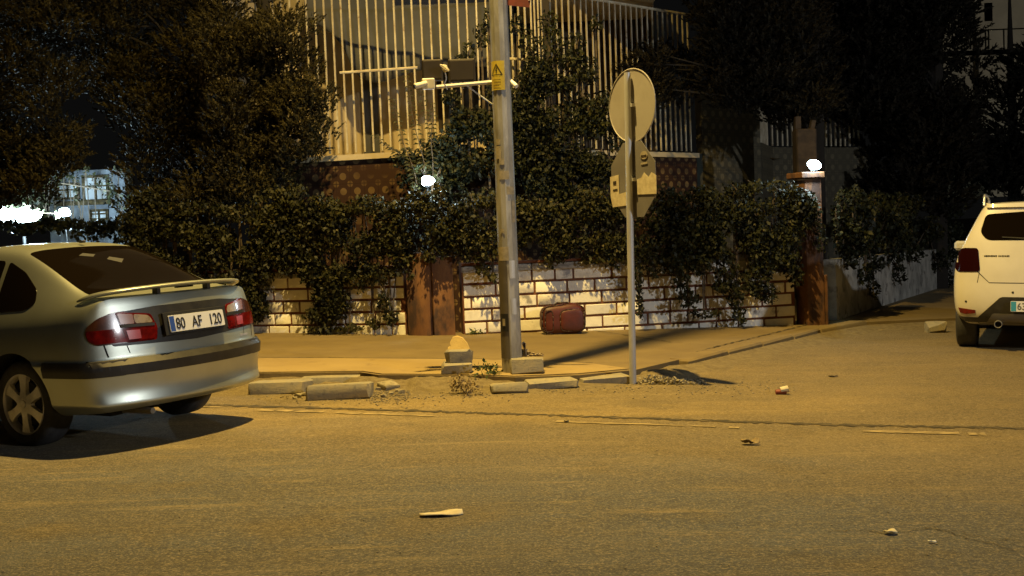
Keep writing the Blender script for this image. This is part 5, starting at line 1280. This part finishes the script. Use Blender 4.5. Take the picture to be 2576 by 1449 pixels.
for sd in (1, -1):
    patch(bvh2, rnd_poly([(sd*.575, .875), (sd*.60, 1.13), (sd*.77, 1.13), (sd*.835, 1.05), (sd*.835, .90), (sd*.80, .87)], .035), 'rear', 'tail_light', M['lsuv'], suv, .010, .03)
    patch(bvh2, [(sd*.62, .42), (sd*.62, .455), (sd*.80, .475), (sd*.78, .42), (sd*.72, .405)], 'rear', 'reflector', M['lred'], suv, .006, .03)
    patch(bvh2, rnd_poly([(-.95, 1.14), (-.05, 1.15), (-.15, 1.50), (-.92, 1.50)], .04), 'side', 'side_window', M['glass'], suv, .004, .06, side=sd)
    patch(bvh2, rnd_poly([(-1.75, 1.13), (-1.0, 1.14), (-1.0, 1.50), (-1.15, 1.49)], .04), 'side', 'side_window', M['glass'], suv, .004, .06, side=sd)
    patch(bvh2, rnd_poly([(.0, 1.19), (.25, 1.22), (.2, 1.42), (-.08, 1.47)], .04), 'side', 'quarter_window', M['glass'], suv, .004, .05, side=sd)
    # roof rail
    q = MB(); q.path([Lc(.14, sd*.565, 1.60), Lc(.10, sd*.565, 1.69), Lc(-.02, sd*.57, 1.715), Lc(-.6, sd*.575, 1.715), Lc(-.95, sd*.575, 1.68), Lc(-1.0, sd*.575, 1.60)], .014, 8); auto_smooth(q.build('roof_rail', M['rim'], suv), 60)
    q = MB(); q.box(Lc(-1.55, sd*.93, 1.12), (.10, .16, .12), bev=.03); auto_smooth(q.build('mirror', M['carwhite'], suv))
    patch(bvh2, [(sd*.60, .755), (sd*.606, .755), (sd*.585, .87), (sd*.579, .87)], 'rear', 'hatch_gap', M['liner'], suv, .0015, .03, edge=False)
patch(bvh2, [(-.48, .752), (-.48, .760), (.48, .760), (.48, .752)], 'rear', 'hatch_gap', M['liner'], suv, .002, .03, edge=False)
for sd in (1, -1): patch(bvh2, [(sd*.48, .752), (sd*.48, .760), (sd*.60, .878), (sd*.606, .872)], 'rear', 'hatch_gap', M['liner'], suv, .002, .03, edge=False)
patch(bvh2, rnd_poly([(-.60, .30), (-.60, .37), (-.36, .605), (.36, .605), (.60, .37), (.60, .30)], .03), 'rear', 'bumper_insert', M['trim'], suv, .004, .04)
patch(bvh2, [(-.82, .27), (-.82, .375), (.82, .375), (.82, .27)], 'rear', 'lower_valance', M['trim'], suv, .007, .04)
patch(bvh2, rnd_poly([(-.52, .30), (-.44, .425), (.44, .425), (.52, .30)], .02), 'rear', 'skid_plate', M['skid'], suv, .012, .04)
q = MB(); q.lathe([(-.2, .04), (.03, .042), (.032, .034), (-.1, .032)], Lc(.60, .385, .305), Lc(1, 0, 0), 20); q.build('exhaust_pipe', M['skid'], suv, True)
for (l_, z_) in ((.72, .545), (.24, .655), (-.24, .655), (-.72, .545)):
    hit, nr, ii, dd = bvh2.ray_cast(Lc(5, l_, z_), Lc(-1, 0, 0))
    if hit: q = MB(); q.lathe([(0, .013), (.004, .012), (.0045, .001)], hit, nr if nr.x > 0 else -nr, 12); q.build('parking_sensor', M['black'], suv)
pb = bvh2.ray_cast(Lc(5, 0, .50), Lc(-1, 0, 0))[0].x+.022
q = MB(); q.prism(rnd_poly([(-.26, -.056), (.26, -.056), (.26, .056), (-.26, .056)], .01), lambda u, v, w_: Lc(pb+w_, -u, .508+v), .008); np2 = q.build('number_plate', M['plate'], suv)
q = MB(); q.prism([(-.256, -.051), (-.205, -.051), (-.205, .051), (-.256, .051)], lambda u, v, w_: Lc(pb+.009+w_, -u, .508+v), .001); q.build('plate_band', M['platecyan'], np2)
text_part('63', .105, lambda x, y, z: Lc(pb+.0095+z, -(-.195+x), .472+y), mat('plate_ink', (.12, .12, .12), .5), np2, 'plate_number', sx=.85)
q = MB(); u_ = -.53
for k_ in range(15):
    if k_ in (8,): u_ += .012
    hit, nr, ii, dd = bvh2.ray_cast(Lc(5, -u_, 1.045), Lc(-1, 0, 0)); w_ = .012 if k_ < 8 else .010
    if hit: q.box(hit+Vector((.003, 0, 0)), (.004, w_, .020 if k_ % 3 else .016), Matrix.Rotation(R(0), 3, 'Z'))
    u_ += .0165
q.build('badge', M['trim'], suv)
q = MB(); h_ = [bvh2.ray_cast(Lc(5, l_, z_), Lc(-1, 0, 0))[0]+Lc(.02, 0, 0) for l_, z_ in ((0, 1.19), (.1, 1.235), (.36, 1.25))]; q.path(h_, .008, 6); q.build('rear_wiper', M['black'], suv)
patch(bvh2, [(-.56, 1.565), (-.56, 1.60), (.56, 1.60), (.56, 1.565)], 'rear', 'roof_spoiler', M['carwhite'], suv, .03, .04)
for bx in (0, -2.59):
    for sd in (1, -1): wheel(suv, bx, sd, .33, .215, .84, 5, .225)
suv.rotation_euler = (Matrix.Rotation(.0275, 3, 'Y') @ Matrix.Rotation(math.atan2(rn2.y, rn2.x), 3, 'Z')).to_euler()

# street lamp behind the camera that throws the whiter light
lp = empty('street_lamp', (WLAMP[0], WLAMP[1]-1.2, 0), 'white street lamp on the near side of the road behind the camera', 'street lamp')
mb = MB(); mb.tube((0, 0, 0), (0, 0, 8.3), .08, .05, 12); mb.tube((0, 0, 8.2), (0, 1.0, 8.4), .03, n=8); mb.build('pole', M['steel'], lp)
mb = MB(); mb.box((0, 1.15, 8.40), (.22, .55, .09), bev=.02); mb.build('lamp_head', M['skid'], lp)
